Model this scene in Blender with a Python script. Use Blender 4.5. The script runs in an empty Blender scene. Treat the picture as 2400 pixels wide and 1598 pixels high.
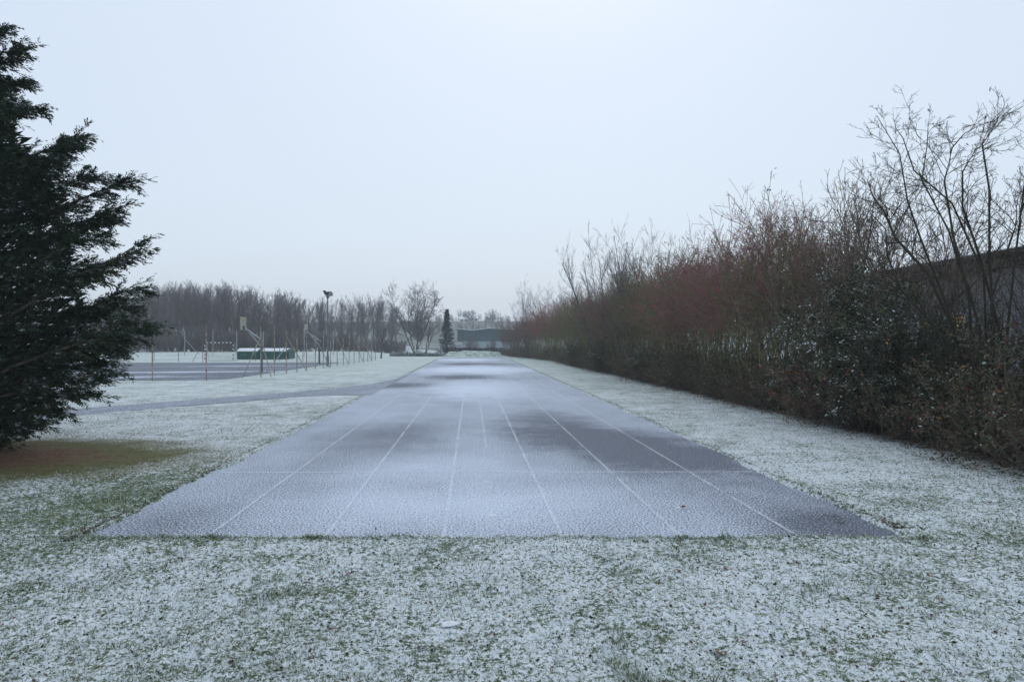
import bpy, math, random
import numpy as np
from mathutils import Vector

SC = bpy.context.scene
COL = SC.collection
rng = np.random.default_rng(7)
random.seed(7)

# ------------------------------------------------------------------ camera
YAW = math.radians(3.4)
CH = 2.0
FPX = 1600.0
cam = bpy.data.cameras.new('Camera')
cam.lens = 24.0; cam.sensor_width = 36.0; cam.clip_start = 0.05; cam.clip_end = 5000
cam_o = bpy.data.objects.new('Camera', cam); COL.objects.link(cam_o)
cam_o.location = (0, 0, CH)
cam_o.rotation_euler = (math.radians(90.14), 0, -YAW)
SC.camera = cam_o

# ------------------------------------------------------------------ world, sun, exposure
SUN_EL, SUN_AZ = math.radians(48), math.radians(8)
world = bpy.data.worlds.new('World'); SC.world = world; world.use_nodes = True
wn = world.node_tree; wn.nodes.clear()
sky = wn.nodes.new('ShaderNodeTexSky'); sky.sky_type = 'NISHITA'; sky.sun_disc = False
sky.sun_elevation = SUN_EL; sky.sun_rotation = SUN_AZ
sky.air_density = 1.5; sky.dust_density = 3.0; sky.ozone_density = 2.5
b1 = wn.nodes.new('ShaderNodeBackground'); b1.inputs[1].default_value = 0.08
b2 = wn.nodes.new('ShaderNodeBackground'); b2.inputs[0].default_value = (0.62, 0.712, 0.838, 1); b2.inputs[1].default_value = 1.0
ad = wn.nodes.new('ShaderNodeMixShader'); ad.inputs[0].default_value = 0.80; wo = wn.nodes.new('ShaderNodeOutputWorld')
wn.links.new(sky.outputs[0], b1.inputs[0]); wn.links.new(b1.outputs[0], ad.inputs[1])
wn.links.new(b2.outputs[0], ad.inputs[2]); wn.links.new(ad.outputs[0], wo.inputs[0])
sun = bpy.data.lights.new('Sun', 'SUN'); sun.energy = 0.5; sun.angle = math.radians(60); sun.color = (1, 0.97, 0.93)
sun_o = bpy.data.objects.new('Sun', sun); COL.objects.link(sun_o)
sd = Vector((math.sin(SUN_AZ) * math.cos(SUN_EL), math.cos(SUN_AZ) * math.cos(SUN_EL), math.sin(SUN_EL)))
sun_o.rotation_euler = sd.to_track_quat('Z', 'Y').to_euler()
vs = SC.view_settings
vs.view_transform = 'Standard'; vs.look = 'None'; vs.exposure = 0.28; vs.gamma = 1.0; vs.use_curve_mapping = False
SC.cycles.max_bounces = 6; SC.cycles.diffuse_bounces = 3; SC.cycles.volume_bounces = 1
SC.cycles.transparent_max_bounces = 8; SC.cycles.use_denoising = True

# ------------------------------------------------------------------ coordinates
SA, CA = math.sin(YAW), math.cos(YAW)
def C(lat, d, z=0.0):                       # camera-aligned ground axes -> world (Y runs along the track)
    return np.array((lat * CA + d * SA, -lat * SA + d * CA, z))
def PX(px, py, d):                          # photo pixel at a depth
    return C((px - 1200) / FPX * d, d, CH - (py - 803) / FPX * d)
def G(px, py, z=0.0):                       # photo pixel on level ground
    d = (CH - z) * FPX / (py - 803); p = PX(px, py, d); p[2] = z; return p

# ------------------------------------------------------------------ noise
def _h(ix, iy, s):
    n = (ix.astype(np.int64) * 374761393 + iy.astype(np.int64) * 668265263 + s * 974634777) & 0x7fffffff
    n = ((n ^ (n >> 13)) * 1274126177) & 0x7fffffff
    return ((n ^ (n >> 16)) & 0xffff) / 65535.0
def vn(x, y, s=0):
    x = np.asarray(x, float); y = np.asarray(y, float)
    xi, yi = np.floor(x), np.floor(y); fx, fy = x - xi, y - yi
    fx = fx * fx * (3 - 2 * fx); fy = fy * fy * (3 - 2 * fy)
    a, b = _h(xi, yi, s), _h(xi + 1, yi, s); c, d = _h(xi, yi + 1, s), _h(xi + 1, yi + 1, s)
    return (a * (1 - fx) + b * fx) * (1 - fy) + (c * (1 - fx) + d * fx) * fy
def sstep(a, b, x):
    t = np.clip((np.asarray(x, float) - a) / (b - a), 0, 1); return t * t * (3 - 2 * t)
def inpoly(x, y, poly):
    r = np.zeros(np.shape(x), bool); n = len(poly)
    for i in range(n):
        x0, y0 = poly[i][:2]; x1, y1 = poly[(i + 1) % n][:2]
        c = ((y0 > y) != (y1 > y)) & (x < (x1 - x0) * (y - y0) / (y1 - y0 + 1e-12) + x0)
        r ^= c
    return r

# ------------------------------------------------------------------ object helpers
def tag(o, label=None, cat=None, group=None, kind=None):
    if label: o['label'] = label
    if cat: o['category'] = cat
    if group: o['group'] = group
    if kind: o['kind'] = kind
    return o
def empty(name, loc=(0, 0, 0), rz=0, **kw):
    o = bpy.data.objects.new(name, None); COL.objects.link(o); o.location = tuple(map(float, loc)); o.rotation_euler = (0, 0, rz)
    o.empty_display_size = 0.2
    return tag(o, **kw)
def mesh_data(name, V, Fs, mats, attr=None, smooth=False, mi=None):
    V = np.asarray(V, np.float32); Fs = [np.asarray(f, np.int32) for f in Fs if len(f)]
    me = bpy.data.meshes.new(name)
    me.vertices.add(len(V)); me.vertices.foreach_set('co', V.ravel())
    nl = sum(f.size for f in Fs); nf = sum(len(f) for f in Fs)
    me.loops.add(nl); me.loops.foreach_set('vertex_index', np.concatenate([f.ravel() for f in Fs]))
    cnt = np.concatenate([np.full(len(f), f.shape[1], np.int32) for f in Fs])
    st = np.concatenate([[0], np.cumsum(cnt)[:-1]]).astype(np.int32)
    me.polygons.add(nf); me.polygons.foreach_set('loop_start', st); me.polygons.foreach_set('loop_total', cnt)
    if smooth: me.polygons.foreach_set('use_smooth', np.ones(nf, bool))
    if mi is not None: me.polygons.foreach_set('material_index', np.asarray(mi, np.int32))
    if attr is not None:
        a = me.attributes.new('v', 'FLOAT', 'POINT'); a.data.foreach_set('value', np.asarray(attr, np.float32))
    for m in (mats if isinstance(mats, (list, tuple)) else [mats]): me.materials.append(m)
    me.update(calc_edges=True)
    return me
def obj(name, me, parent=None, loc=None, **kw):
    o = bpy.data.objects.new(name, me); COL.objects.link(o)
    if parent is not None: o.parent = parent
    if loc is not None: o.location = tuple(map(float, loc))
    return tag(o, **kw)
def copy_tree(o, parent=None):
    c = o.copy(); COL.objects.link(c); c.parent = parent
    for ch in o.children: copy_tree(ch, c)
    return c

class MB:                                    # small mesh builder for made things
    def __init__(s): s.V = []; s.F = []
    def add(s, vs, fs):
        n = len(s.V); s.V += [tuple(map(float, v)) for v in vs]; s.F += [tuple(i + n for i in f) for f in fs]; return s
    def box(s, a, b):
        (x0, y0, z0), (x1, y1, z1) = a, b
        return s.add([(x0, y0, z0), (x1, y0, z0), (x1, y1, z0), (x0, y1, z0), (x0, y0, z1), (x1, y0, z1), (x1, y1, z1), (x0, y1, z1)],
                     [(0, 3, 2, 1), (4, 5, 6, 7), (0, 1, 5, 4), (1, 2, 6, 5), (2, 3, 7, 6), (3, 0, 4, 7)])
    def tube(s, p, q, r0, r1=None, n=8, cap=True):
        p, q = Vector(p), Vector(q); r1 = r0 if r1 is None else r1
        d = (q - p).normalized(); u = d.orthogonal().normalized(); w = d.cross(u)
        vs = []
        for c, r in ((p, r0), (q, r1)):
            for i in range(n):
                a = 2 * math.pi * i / n; vs.append(c + (u * math.cos(a) + w * math.sin(a)) * r)
        fs = [(i, (i + 1) % n, n + (i + 1) % n, n + i) for i in range(n)]
        if cap: fs += [tuple(range(n - 1, -1, -1)), tuple(range(n, 2 * n))]
        return s.add(vs, fs)
    def bar(s, p, q, w, t):                  # rectangular bar from p to q
        p, q = Vector(p), Vector(q); d = (q - p).normalized(); up = Vector((0, 0, 1)) if abs(d.z) < .95 else Vector((0, 1, 0))
        u = d.cross(up).normalized() * w / 2; v = u.cross(d).normalized() * t / 2
        vs = [p - u - v, p + u - v, p + u + v, p - u + v, q - u - v, q + u - v, q + u + v, q - u + v]
        return s.add(vs, [(0, 3, 2, 1), (4, 5, 6, 7), (0, 1, 5, 4), (1, 2, 6, 5), (2, 3, 7, 6), (3, 0, 4, 7)])
    def prism(s, prof, x0, x1):              # profile in (y,z), extruded along x
        n = len(prof); vs = [(x0, y, z) for y, z in prof] + [(x1, y, z) for y, z in prof]
        fs = [(i, (i + 1) % n, n + (i + 1) % n, n + i) for i in range(n)] + [tuple(range(n - 1, -1, -1)), tuple(range(n, 2 * n))]
        return s.add(vs, fs)
    def torus(s, c, R, r, n=20, m=6):
        vs, fs = [], []
        for i in range(n):
            a = 2 * math.pi * i / n
            for j in range(m):
                b = 2 * math.pi * j / m; q = R + r * math.cos(b)
                vs.append((c[0] + q * math.cos(a), c[1] + q * math.sin(a), c[2] + r * math.sin(b)))
        for i in range(n):
            for j in range(m):
                fs.append((i * m + j, ((i + 1) % n) * m + j, ((i + 1) % n) * m + (j + 1) % m, i * m + (j + 1) % m))
        return s.add(vs, fs)
    def me(s, name, mat, bevel=0):
        me = bpy.data.meshes.new(name); me.from_pydata(s.V, [], s.F); me.materials.append(mat); me.update(); return me
    def build(s, name, mat, parent=None, loc=None, bevel=0, **kw):
        o = obj(name, s.me(name, mat), parent, loc, **kw)
        if bevel:
            m = o.modifiers.new('Bevel', 'BEVEL'); m.width = bevel; m.segments = 2; m.limit_method = 'ANGLE'
        return o

# ------------------------------------------------------------------ materials
class NT:
    def __init__(s, name):
        s.m = bpy.data.materials.new(name); s.m.use_nodes = True; s.t = s.m.node_tree; s.t.nodes.clear()
        s.out = s.n('ShaderNodeOutputMaterial'); s.p = s.n('ShaderNodeBsdfPrincipled'); s.l(s.p.outputs[0], s.out.inputs[0])
        s.p.inputs['Specular IOR Level'].default_value = 0.25
    def n(s, t, **k):
        x = s.t.nodes.new(t)
        for a, b in k.items(): setattr(x, a, b)
        return x
    def l(s, a, b): s.t.links.new(a, b)
    def sock(s, i, v):
        if isinstance(v, bpy.types.NodeSocket): s.l(v, i)
        else: i.default_value = v
    def math(s, op, a, b=0.0, c=None, clamp=False):
        x = s.n('ShaderNodeMath', operation=op); x.use_clamp = clamp; s.sock(x.inputs[0], a); s.sock(x.inputs[1], b)
        if c is not None: s.sock(x.inputs[2], c)
        return x.outputs[0]
    def pos(s, scale=(1, 1, 1)):
        g = s.n('ShaderNodeNewGeometry'); mp = s.n('ShaderNodeMapping'); mp.inputs['Scale'].default_value = scale
        s.l(g.outputs['Position'], mp.inputs[0]); return mp.outputs[0]
    def obpos(s):
        return s.n('ShaderNodeTexCoord').outputs['Object']
    def noise(s, vec, scale, detail=2, rough=.5):
        x = s.n('ShaderNodeTexNoise'); s.l(vec, x.inputs['Vector']); x.inputs['Scale'].default_value = scale
        x.inputs['Detail'].default_value = detail; x.inputs['Roughness'].default_value = rough; return x.outputs['Fac']
    def sm(s, v, a, b, lo=0.0, hi=1.0):
        x = s.n('ShaderNodeMapRange', interpolation_type='SMOOTHSTEP'); s.sock(x.inputs[0], v); s.sock(x.inputs[1], a); s.sock(x.inputs[2], b)
        x.inputs[3].default_value = lo; x.inputs[4].default_value = hi; return x.outputs[0]
    def mix(s, f, a, b):
        x = s.n('ShaderNodeMix', data_type='RGBA'); s.sock(x.inputs[0], f)
        for i, v in ((6, a), (7, b)):
            if isinstance(v, bpy.types.NodeSocket): s.l(v, x.inputs[i])
            else: x.inputs[i].default_value = (*v[:3], 1)
        return x.outputs[2]
    def ramp(s, f, stops):
        x = s.n('ShaderNodeValToRGB'); s.l(f, x.inputs[0]); e = x.color_ramp.elements
        while len(e) < len(stops): e.new(0.5)
        for i, (p, c) in enumerate(stops): e[i].position = p; e[i].color = (*c, 1)
        return x.outputs[0]
    def attr(s, name='v'):
        x = s.n('ShaderNodeAttribute'); x.attribute_name = name; return x.outputs['Fac']
    def nz(s):
        g = s.n('ShaderNodeNewGeometry'); x = s.n('ShaderNodeSeparateXYZ'); s.l(g.outputs['Normal'], x.inputs[0]); return x.outputs[2]
    def ell(s, cx, cy, rx, ry, rot=0.0, wob=None):     # soft ellipse distance on the ground (1 at the rim)
        g = s.n('ShaderNodeNewGeometry'); x = s.n('ShaderNodeSeparateXYZ'); s.l(g.outputs['Position'], x.inputs[0])
        c, sn = math.cos(rot), math.sin(rot)
        dx = s.math('SUBTRACT', x.outputs[0], cx); dy = s.math('SUBTRACT', x.outputs[1], cy)
        u = s.math('ADD', s.math('MULTIPLY', dx, c / rx), s.math('MULTIPLY', dy, sn / rx))
        v = s.math('ADD', s.math('MULTIPLY', dx, -sn / ry), s.math('MULTIPLY', dy, c / ry))
        d = s.math('SQRT', s.math('ADD', s.math('MULTIPLY', u, u), s.math('MULTIPLY', v, v)))
        return d if wob is None else s.math('ADD', d, wob)
    def color(s, c): s.sock(s.p.inputs['Base Color'], c if isinstance(c, bpy.types.NodeSocket) else (*c, 1)); return s
    def rough(s, r): s.sock(s.p.inputs['Roughness'], r); return s
    def bump(s, h, strength, dist=.02):
        b = s.n('ShaderNodeBump'); b.inputs['Strength'].default_value = strength; b.inputs['Distance'].default_value = dist
        s.l(h, b.inputs['Height']); s.l(b.outputs[0], s.p.inputs['Normal']); return s

SNOW = (0.72, 0.765, 0.81)
def simple(name, c1, c2=None, scale=6.0, rough=.7, snow=0.0, metallic=0.0, bump=0.0):
    t = NT(name); c2 = c2 or tuple(v * .7 for v in c1)
    p = t.pos(); n = t.noise(p, scale, 4, .6); c = t.mix(t.sm(n, .35, .65), c1, c2)
    if snow:
        m = t.math('MULTIPLY', t.sm(t.nz(), .35, .8), t.sm(t.noise(p, scale * 2, 3), .62 - snow * .5, .8 - snow * .5))
        c = t.mix(m, c, SNOW)
    t.color(c).rough(rough); t.p.inputs['Metallic'].default_value = metallic
    if bump: t.bump(n, bump)
    return t.m
def leafmat(name, stops, snow=0.0, rough=.6, snowscale=9):
    t = NT(name); c = t.ramp(t.attr(), stops)
    if snow:
        m = t.math('MULTIPLY', t.sm(t.nz(), .25, .75), t.sm(t.noise(t.pos(), snowscale, 3), .68 - snow * .4, .80 - snow * .4))
        c = t.mix(t.math('MULTIPLY', m, .75), c, SNOW)
    t.color(c).rough(rough); return t.m
def barkmat(name, c1, c2, snow=.0, scale=5):
    t = NT(name); p = t.pos(); c = t.mix(t.sm(t.noise(p, scale, 4, .7), .38, .62), c1, c2)
    if snow:
        c = t.mix(t.math('MULTIPLY', t.sm(t.nz(), .3, .9), snow), c, SNOW)
    t.color(c).rough(.85); return t.m

# ---- ground: thin snow on grass
def ground_mat():
    t = NT('snowy_grass_ground'); p = t.pos(); g = t.n('ShaderNodeNewGeometry'); xyz = t.n('ShaderNodeSeparateXYZ'); t.l(g.outputs['Position'], xyz.inputs[0])
    X, Y = xyz.outputs[0], xyz.outputs[1]
    big = t.noise(p, .22, 2); mid = t.noise(p, 1.3, 3, .6); fine = t.noise(p, 26, 5, .66); vfine = t.noise(p, 70, 3, .6); clump = t.noise(p, 8, 3, .6)
    thin = t.ell(*C(-4.6, 9.0)[:2], 2.6, 3.2)                       # greener, thinner snow between the tree and the track
    thin = t.sm(thin, 1.1, .2, 0, .075)
    f = t.math('ADD', t.math('MULTIPLY', fine, .52), t.math('ADD', t.math('MULTIPLY', vfine, .30), t.math('MULTIPLY', clump, .18)))
    off = t.math('ADD', t.math('MULTIPLY', t.math('SUBTRACT', mid, .5), .16), t.math('MULTIPLY', t.math('SUBTRACT', big, .5), .10))
    thr = t.math('ADD', t.math('SUBTRACT', .491, off), thin)
    snow = t.sm(f, t.math('SUBTRACT', thr, .055), t.math('ADD', thr, .035))
    # sheltered bare patch beside the cypress
    bc = C(-9.6, 11.55)
    bare_d = t.ell(bc[0], bc[1], 4.9, 2.75, -.06, t.math('MULTIPLY', t.math('SUBTRACT', t.noise(p, 1.1, 4, .65), .5), .55))
    bare = t.sm(t.math('ADD', bare_d, t.math('MULTIPLY', t.math('SUBTRACT', fine, .5), .7)), 1.08, .72)
    # leaf mould under the hedge
    hw = t.math('ADD', X, t.math('ADD', t.math('MULTIPLY', t.math('SUBTRACT', mid, .5), 1.6), t.math('MULTIPLY', t.math('SUBTRACT', fine, .5), 1.6)))
    mould = t.math('MULTIPLY', t.sm(hw, 8.1, 8.9), t.sm(hw, 13.4, 12.4))
    mould = t.math('MULTIPLY', mould, t.sm(Y, 76, 70))
    grass = t.ramp(t.noise(p, 9, 3, .7), [(.30, (.030, .042, .018)), (.45, (.066, .105, .046)), (.58, (.12, .165, .085)), (.72, (.12, .095, .055))])
    grass = t.mix(t.sm(vfine, .56, .68, 0, .85), grass, (.012, .011, .009))
    litter = t.ramp(t.noise(p, 14, 4, .7), [(.3, (.016, .010, .007)), (.5, (.05, .030, .018)), (.7, (.085, .045, .025))])
    needles = t.mix(t.sm(t.noise(p, 22, 3), .4, .6), (.17, .088, .050), (.085, .052, .030))
    olive = t.mix(t.sm(t.noise(p, 20, 3, .7), .35, .65), (.135, .135, .045), (.070, .074, .028))
    barecol = t.mix(t.sm(t.math('ADD', bare_d, t.math('MULTIPLY', t.math('SUBTRACT', mid, .5), .5)), .35, .72), needles, olive)
    sn = t.mix(t.sm(clump, .35, .65), SNOW, (.61, .67, .70))
    c = t.mix(snow, grass, sn)
    frost = t.mix(.30, grass, (.55, .62, .60))                        # frosted blades bring the far lawn to pale green
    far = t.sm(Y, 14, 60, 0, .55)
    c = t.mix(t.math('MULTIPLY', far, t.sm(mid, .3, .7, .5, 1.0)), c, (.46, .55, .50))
    c = t.mix(bare, c, barecol)
    c = t.mix(mould, c, t.mix(t.math('MULTIPLY', snow, t.sm(fine, .57, .65)), litter, SNOW))
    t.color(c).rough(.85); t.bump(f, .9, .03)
    return t.m
def paved_mat(name, cover, patches, speck=44, asphalt=(.052, .062, .082), paint=None, contrast=.058):
    t = NT(name); p = t.pos()
    sp = t.math('ADD', t.math('MULTIPLY', t.noise(p, speck, 3, .65), .62), t.math('MULTIPLY', t.noise(p, speck * 2.6, 3, .7), .38))
    big = t.noise(t.pos((.55, .16, 1)), .8, 3, .55); mid = t.noise(p, 1.1, 3, .6)
    cov = t.math('ADD', cover, t.math('ADD', t.math('MULTIPLY', t.math('SUBTRACT', big, .5), .24), t.math('MULTIPLY', t.math('SUBTRACT', mid, .5), .10)))
    wob = t.math('ADD', t.math('MULTIPLY', t.math('SUBTRACT', t.noise(p, .7, 6, .7), .5), 1.3), t.math('MULTIPLY', t.math('SUBTRACT', t.noise(p, 9, 4, .7), .5), .5))
    for (cx, cy, rx, ry, rot, amt) in patches:
        cov = t.math('ADD', cov, t.sm(t.ell(cx, cy, rx, ry, rot, wob), 1.6, .0, 0, amt))
    thr = t.math('SUBTRACT', 1.0, t.math('MAXIMUM', cov, .29))
    thr = t.math('ADD', .5, t.math('MULTIPLY', t.math('SUBTRACT', thr, .5), .34))
    snow = t.sm(sp, t.math('SUBTRACT', thr, contrast), t.math('ADD', thr, contrast))
    base = t.mix(t.sm(t.noise(p, 90, 3), .4, .65), asphalt, tuple(v * 1.7 for v in asphalt))
    if paint is not None:
        edge_wear = 0; wear = t.sm(t.math('ADD', t.math('MULTIPLY', t.noise(p, 1.3, 3), .6), t.math('MULTIPLY', t.noise(p, 40, 3), .4)), .36, .58)
        base = t.mix(t.math('MULTIPLY', wear, paint), base, (.72, .72, .72))
    c = t.mix(snow, base, (.62, .69, .80)); t.color(c).rough(.8)
    return t.m

M = {}
M['ground'] = ground_mat()
TP = []
def tp(px, py, rx, ry, amt, rot=0.0):
    g = G(px, py); TP.append((g[0], g[1], rx, ry, rot, amt))
tp(1440, 1035, 1.7, 2.9, -.30, .5); tp(1640, 1085, 1.5, 2.0, -.16, .2); tp(1300, 985, 1.2, 2.2, -.18); tp(905, 1020, 1.3, 2.4, -.14); tp(1900, 1190, 1.2, 1.6, -.10)
tp(1075, 884, 1.9, 2.6, -.28); tp(905, 903, 2.2, 2.2, -.28); tp(1105, 853, 3.6, 3.0, -.26); tp(1120, 866, 3.8, 6, .40); tp(1100, 843, 3.8, 5, .25)
tp(2000, 1240, .9, .7, -.22); tp(330, 1240, .9, 1.2, -.12); tp(1050, 1180, 1.8, 1.1, .14); tp(1120, 910, 2.2, 6, .22); tp(1020, 1100, 1.4, 1.2, .1)
M['track'] = paved_mat('snow_dusted_asphalt', .52, TP)
M['line'] = paved_mat('worn_white_line_paint', .55, TP, paint=.42)
M['start'] = paved_mat('start_line_paint', .60, TP, paint=.5)
M['faint'] = paved_mat('faint_line_paint', .54, TP, paint=.25)
CPT = []
for px, py, rx, ry, a in ((430, 872, 8, 1.3, .34), (300, 884, 4, 1.2, .30), (700, 850, 9, 2, -.1), (560, 858, 6, 1.5, .26), (600, 891, 4, 1.0, .34)):
    g = G(px, py); CPT.append((g[0], g[1], rx, ry, .16, a))
M['court'] = paved_mat('court_asphalt', .30, CPT, speck=30)
M['path'] = paved_mat('path_asphalt', .42, [])
M['snow'] = simple('snow_cover', (.78, .80, .83), (.70, .74, .78), 8, .85)
M['rust'] = simple('flaking_rusty_paint', (.46, .43, .39), (.22, .13, .09), 3.2, .7)
M['cream'] = simple('cream_post_paint', (.42, .40, .34), (.28, .23, .18), 3.0, .7)
M['galv'] = simple('galvanised_steel', (.42, .46, .50), (.32, .35, .38), 4, .5, metallic=.3)
M['wire'] = simple('wire_grey', (.20, .22, .22), None, 4, .6)
M['green_sheet'] = simple('dark_green_sheet_metal', (.012, .075, .06), (.018, .10, .08), 1.5, .5)
M['green_edge'] = simple('green_edging', (.008, .045, .036), None, 2, .5)
M['white'] = simple('white_paint', (.75, .77, .78), (.60, .63, .66), 5, .5)
M['black'] = simple('dark_metal', (.020, .022, .028), (.035, .037, .042), 5, .45)
M['mast'] = simple('grey_blue_mast', (.16, .20, .24), (.11, .14, .17), 3, .5)
M['glass'] = simple('floodlight_glass', (.32, .36, .40), (.22, .25, .28), 3, .12)
M['red'] = simple('red_paint', (.35, .035, .04), (.25, .03, .03), 8, .5)
M['board'] = simple('weathered_board', (.38, .37, .30), (.28, .27, .22), 4, .7)
M['hoop_pole'] = simple('hoop_pole_grey', (.10, .12, .15), (.07, .085, .10), 3, .5)
M['net'] = simple('old_net', (.30, .27, .18), (.22, .20, .14), 4, .9)
M['concrete'] = simple('weathered_concrete', (.24, .26, .28), (.17, .19, .20), 6, .85)
M['blue'] = simple('blue_sheet', (.03, .06, .16), (.04, .09, .22), 2, .5)
M['greybox'] = simple('grey_tank', (.38, .41, .46), (.30, .33, .37), 3, .6)
M['wood'] = simple('pale_timber', (.38, .34, .28), (.28, .25, .20), 5, .8)
M['warehouse'] = simple('blue_green_cladding', (.026, .066, .080), (.034, .085, .098), .6, .5)
M['lower'] = simple('pale_wall', (.30, .36, .40), (.25, .30, .34), .7, .7)
M['roof_tile'] = simple('brown_roof', (.22, .16, .13), (.17, .12, .10), 1, .8, snow=.9)
M['plaster'] = simple('pale_plaster', (.62, .60, .56), (.55, .53, .50), .6, .8)
M['pane'] = simple('dark_pane', (.05, .06, .08), (.04, .05, .06), 2, .15)
M['cladding'] = simple('grey_ribbed_cladding', (.30, .30, .33), (.24, .235, .26), 1.4, .6)
M['fascia'] = simple('dark_brown_fascia', (.055, .045, .045), (.04, .034, .034), 1.5, .6)
M['frame_w'] = simple('white_window_frame', (.62, .65, .68), None, 4, .5)
M['hill'] = simple('winter_hillside', (.07, .085, .075), (.16, .18, .16), .03, .95)
M['bark_grey'] = barkmat('grey_bark', (.12, .112, .108), (.075, .070, .068))
M['twig_grey'] = barkmat('grey_twig', (.21, .18, .19), (.145, .125, .13))
M['bark_moss'] = barkmat('mossy_bark', (.20, .21, .085), (.13, .115, .08), .0, 7)
M['twig_green'] = barkmat('green_twig', (.21, .22, .085), (.15, .14, .075))
M['twig_red'] = barkmat('purple_red_twig', (.35, .13, .15), (.24, .115, .125))
M['bark_hazel'] = barkmat('dark_mossy_hazel_bark', (.050, .052, .026), (.040, .034, .030), .0, 5)
M['bark_brown'] = barkmat('brown_bark', (.14, .11, .085), (.085, .07, .058))
M['twig_brown'] = barkmat('brown_twig', (.25, .19, .155), (.16, .125, .105))
M['cyp'] = leafmat('cypress_foliage', [(.0, (.010, .024, .013)), (.45, (.022, .048, .026)), (.8, (.038, .075, .036)), (1, (.062, .070, .030))], snow=.30, snowscale=5)
M['spruce'] = leafmat('spruce_needles', [(0, (.012, .030, .028)), (.6, (.022, .048, .042)), (1, (.035, .060, .050))], snow=.2)
M['ever'] = leafmat('evergreen_leaf', [(0, (.018, .032, .014)), (.6, (.036, .060, .024)), (.92, (.065, .085, .034)), (1, (.13, .07, .04))], snow=.40, rough=.45, snowscale=2.2)
M['bram'] = leafmat('bramble_leaf', [(0, (.026, .034, .016)), (.40, (.055, .075, .032)), (.60, (.065, .060, .034)), (.80, (.10, .060, .036)), (.94, (.17, .10, .04)), (1, (.22, .055, .045))], snow=.2)
M['redleaf'] = leafmat('red_leaf', [(0, (.16, .035, .03)), (.6, (.22, .05, .035)), (1, (.26, .11, .04))], snow=.3)
M['dryleaf'] = leafmat('clinging_dry_leaf', [(0, (.04, .03, .02)), (.7, (.09, .05, .025)), (1, (.16, .11, .03))])
M['grass'] = leafmat('grass_blades', [(0, (.040, .072, .022)), (.35, (.080, .128, .042)), (.55, (.14, .17, .07)), (.68, (.22, .18, .09)), (.72, (.36, .44, .38)), (1, (.62, .68, .66))])
M['litter'] = leafmat('leaf_litter', [(0, (.014, .010, .008)), (.5, (.045, .026, .018)), (.85, (.10, .045, .025)), (1, (.16, .07, .03))], snow=.25, snowscale=30)

# ------------------------------------------------------------------ terrain
PATH_PX = [(-700, 1038), (-200, 985), (100, 964), (151, 960), (304, 948.5), (508, 933), (677, 920), (800, 908), (867, 900), (926, 889), (960, 876)]
PATH_IN = [(965, 876), (869, 926)]
PATH_LO = [(863, 926), (780, 926), (711, 929), (609, 937), (338, 960), (120, 979), (-200, 1008), (-700, 1075)]
path_poly = [G(*p) for p in PATH_PX + PATH_IN + PATH_LO]
path_poly_big = [G(p[0], p[1] - 1.2) for p in PATH_PX] + [G(*p) for p in PATH_IN] + [G(p[0] - (14 if i == 0 else 0), p[1] + 2.2) for i, p in enumerate(PATH_LO)]
CX0, CX1, CY0, CY1 = -46.0, -13.1, 36.9, 70.0
XL, XR, YEND = -3.95, 4.45, 95.0
e0, e1 = G(283, 1262), G(2095, 1262)
def near_edge(x): return e0[1] + (e1[1] - e0[1]) * (x - e0[0]) / (e1[0] - e0[0])
def terrain(x, y):
    x = np.asarray(x, float); y = np.asarray(y, float)
    bank = .62 * sstep(79, 96, y) * sstep(-11, -19, x) * (.75 + .5 * vn(x * .06, y * .05, 3)) * (1 - .5 * sstep(-45, -75, x))
    dip = -1.5 * sstep(108, 172, y) * sstep(-62, -34, x)
    bump = .018 * sstep(14, 60, y) * (vn(x * .11, y * .11, 5) - .5) * 6 * sstep(-4.6, -9, x)
    return bank + dip + bump * sstep(40, 120, y)
def ground_z(x, y):
    x = np.asarray(x, float); y = np.asarray(y, float)
    near = 1 - sstep(14, 40, y)
    b = .030 + .030 * (vn(x * 1.4, y * 1.4, 1) - .5) + near * (.026 * (vn(x * 7, y * 7, 2) - .5) + .020 * (vn(x * 19, y * 19, 4) - .5) + .012 * (vn(x * 41, y * 41, 6) - .5))
    ex = .16 * (vn(y * 1.3, x * 0 + 3.3, 8) - .5) + .09 * (vn(y * 7.1, x * 0 + 1.3, 9) - .5)
    ey = .10 * (vn(x * 1.9, y * 0 + 5.1, 10) - .5) + .06 * (vn(x * 8.3, y * 0 + 7.7, 11) - .5)
    ins = (x > XL + ex) & (x < XR + ex * .8) & (y > near_edge(x) + ey) & (y < YEND)
    z = np.where(ins, -.045, b)
    pp = inpoly(x, y, path_poly_big) | ((x > CX0 - .1) & (x < CX1 + .1) & (y > CY0 - .2) & (y < CY1 + .3))
    z = np.where(pp, np.minimum(z, -.004), z)
    return z + terrain(x, y)
def tz(p): return float(terrain(p[0], p[1]))

def axis(lo, hi, core0, core1, step, grow):
    a = list(np.arange(core0, core1 + 1e-6, step)); s = step; v = core1
    while v < hi: s *= grow; v += s; a.append(min(v, hi))
    s = step; v = core0; b = []
    while v > lo: s *= grow; v -= s; b.append(max(v, lo))
    return np.unique(np.round(np.array(b[::-1] + a), 5))
xs = axis(-520, 520, -5.4, 5.4, .03, 1.045)
ys = [-30, -15, -6, -1, 1.5, 2.6]; y = 3.0
while y < 13: ys.append(y); y *= 1.0048
while y < 120: ys.append(y); y *= 1.012
while y < 590: ys.append(y); y *= 1.05
ys = np.array(sorted(set(ys + [YEND - .01, YEND + .01] + [590.0])))
GX, GY = np.meshgrid(xs, ys)
GZ = ground_z(GX, GY)
nx, ny = len(xs), len(ys)
idx = np.arange(nx * ny).reshape(ny, nx)
Fq = np.stack([idx[:-1, :-1], idx[:-1, 1:], idx[1:, 1:], idx[1:, :-1]], -1).reshape(-1, 4)
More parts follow.
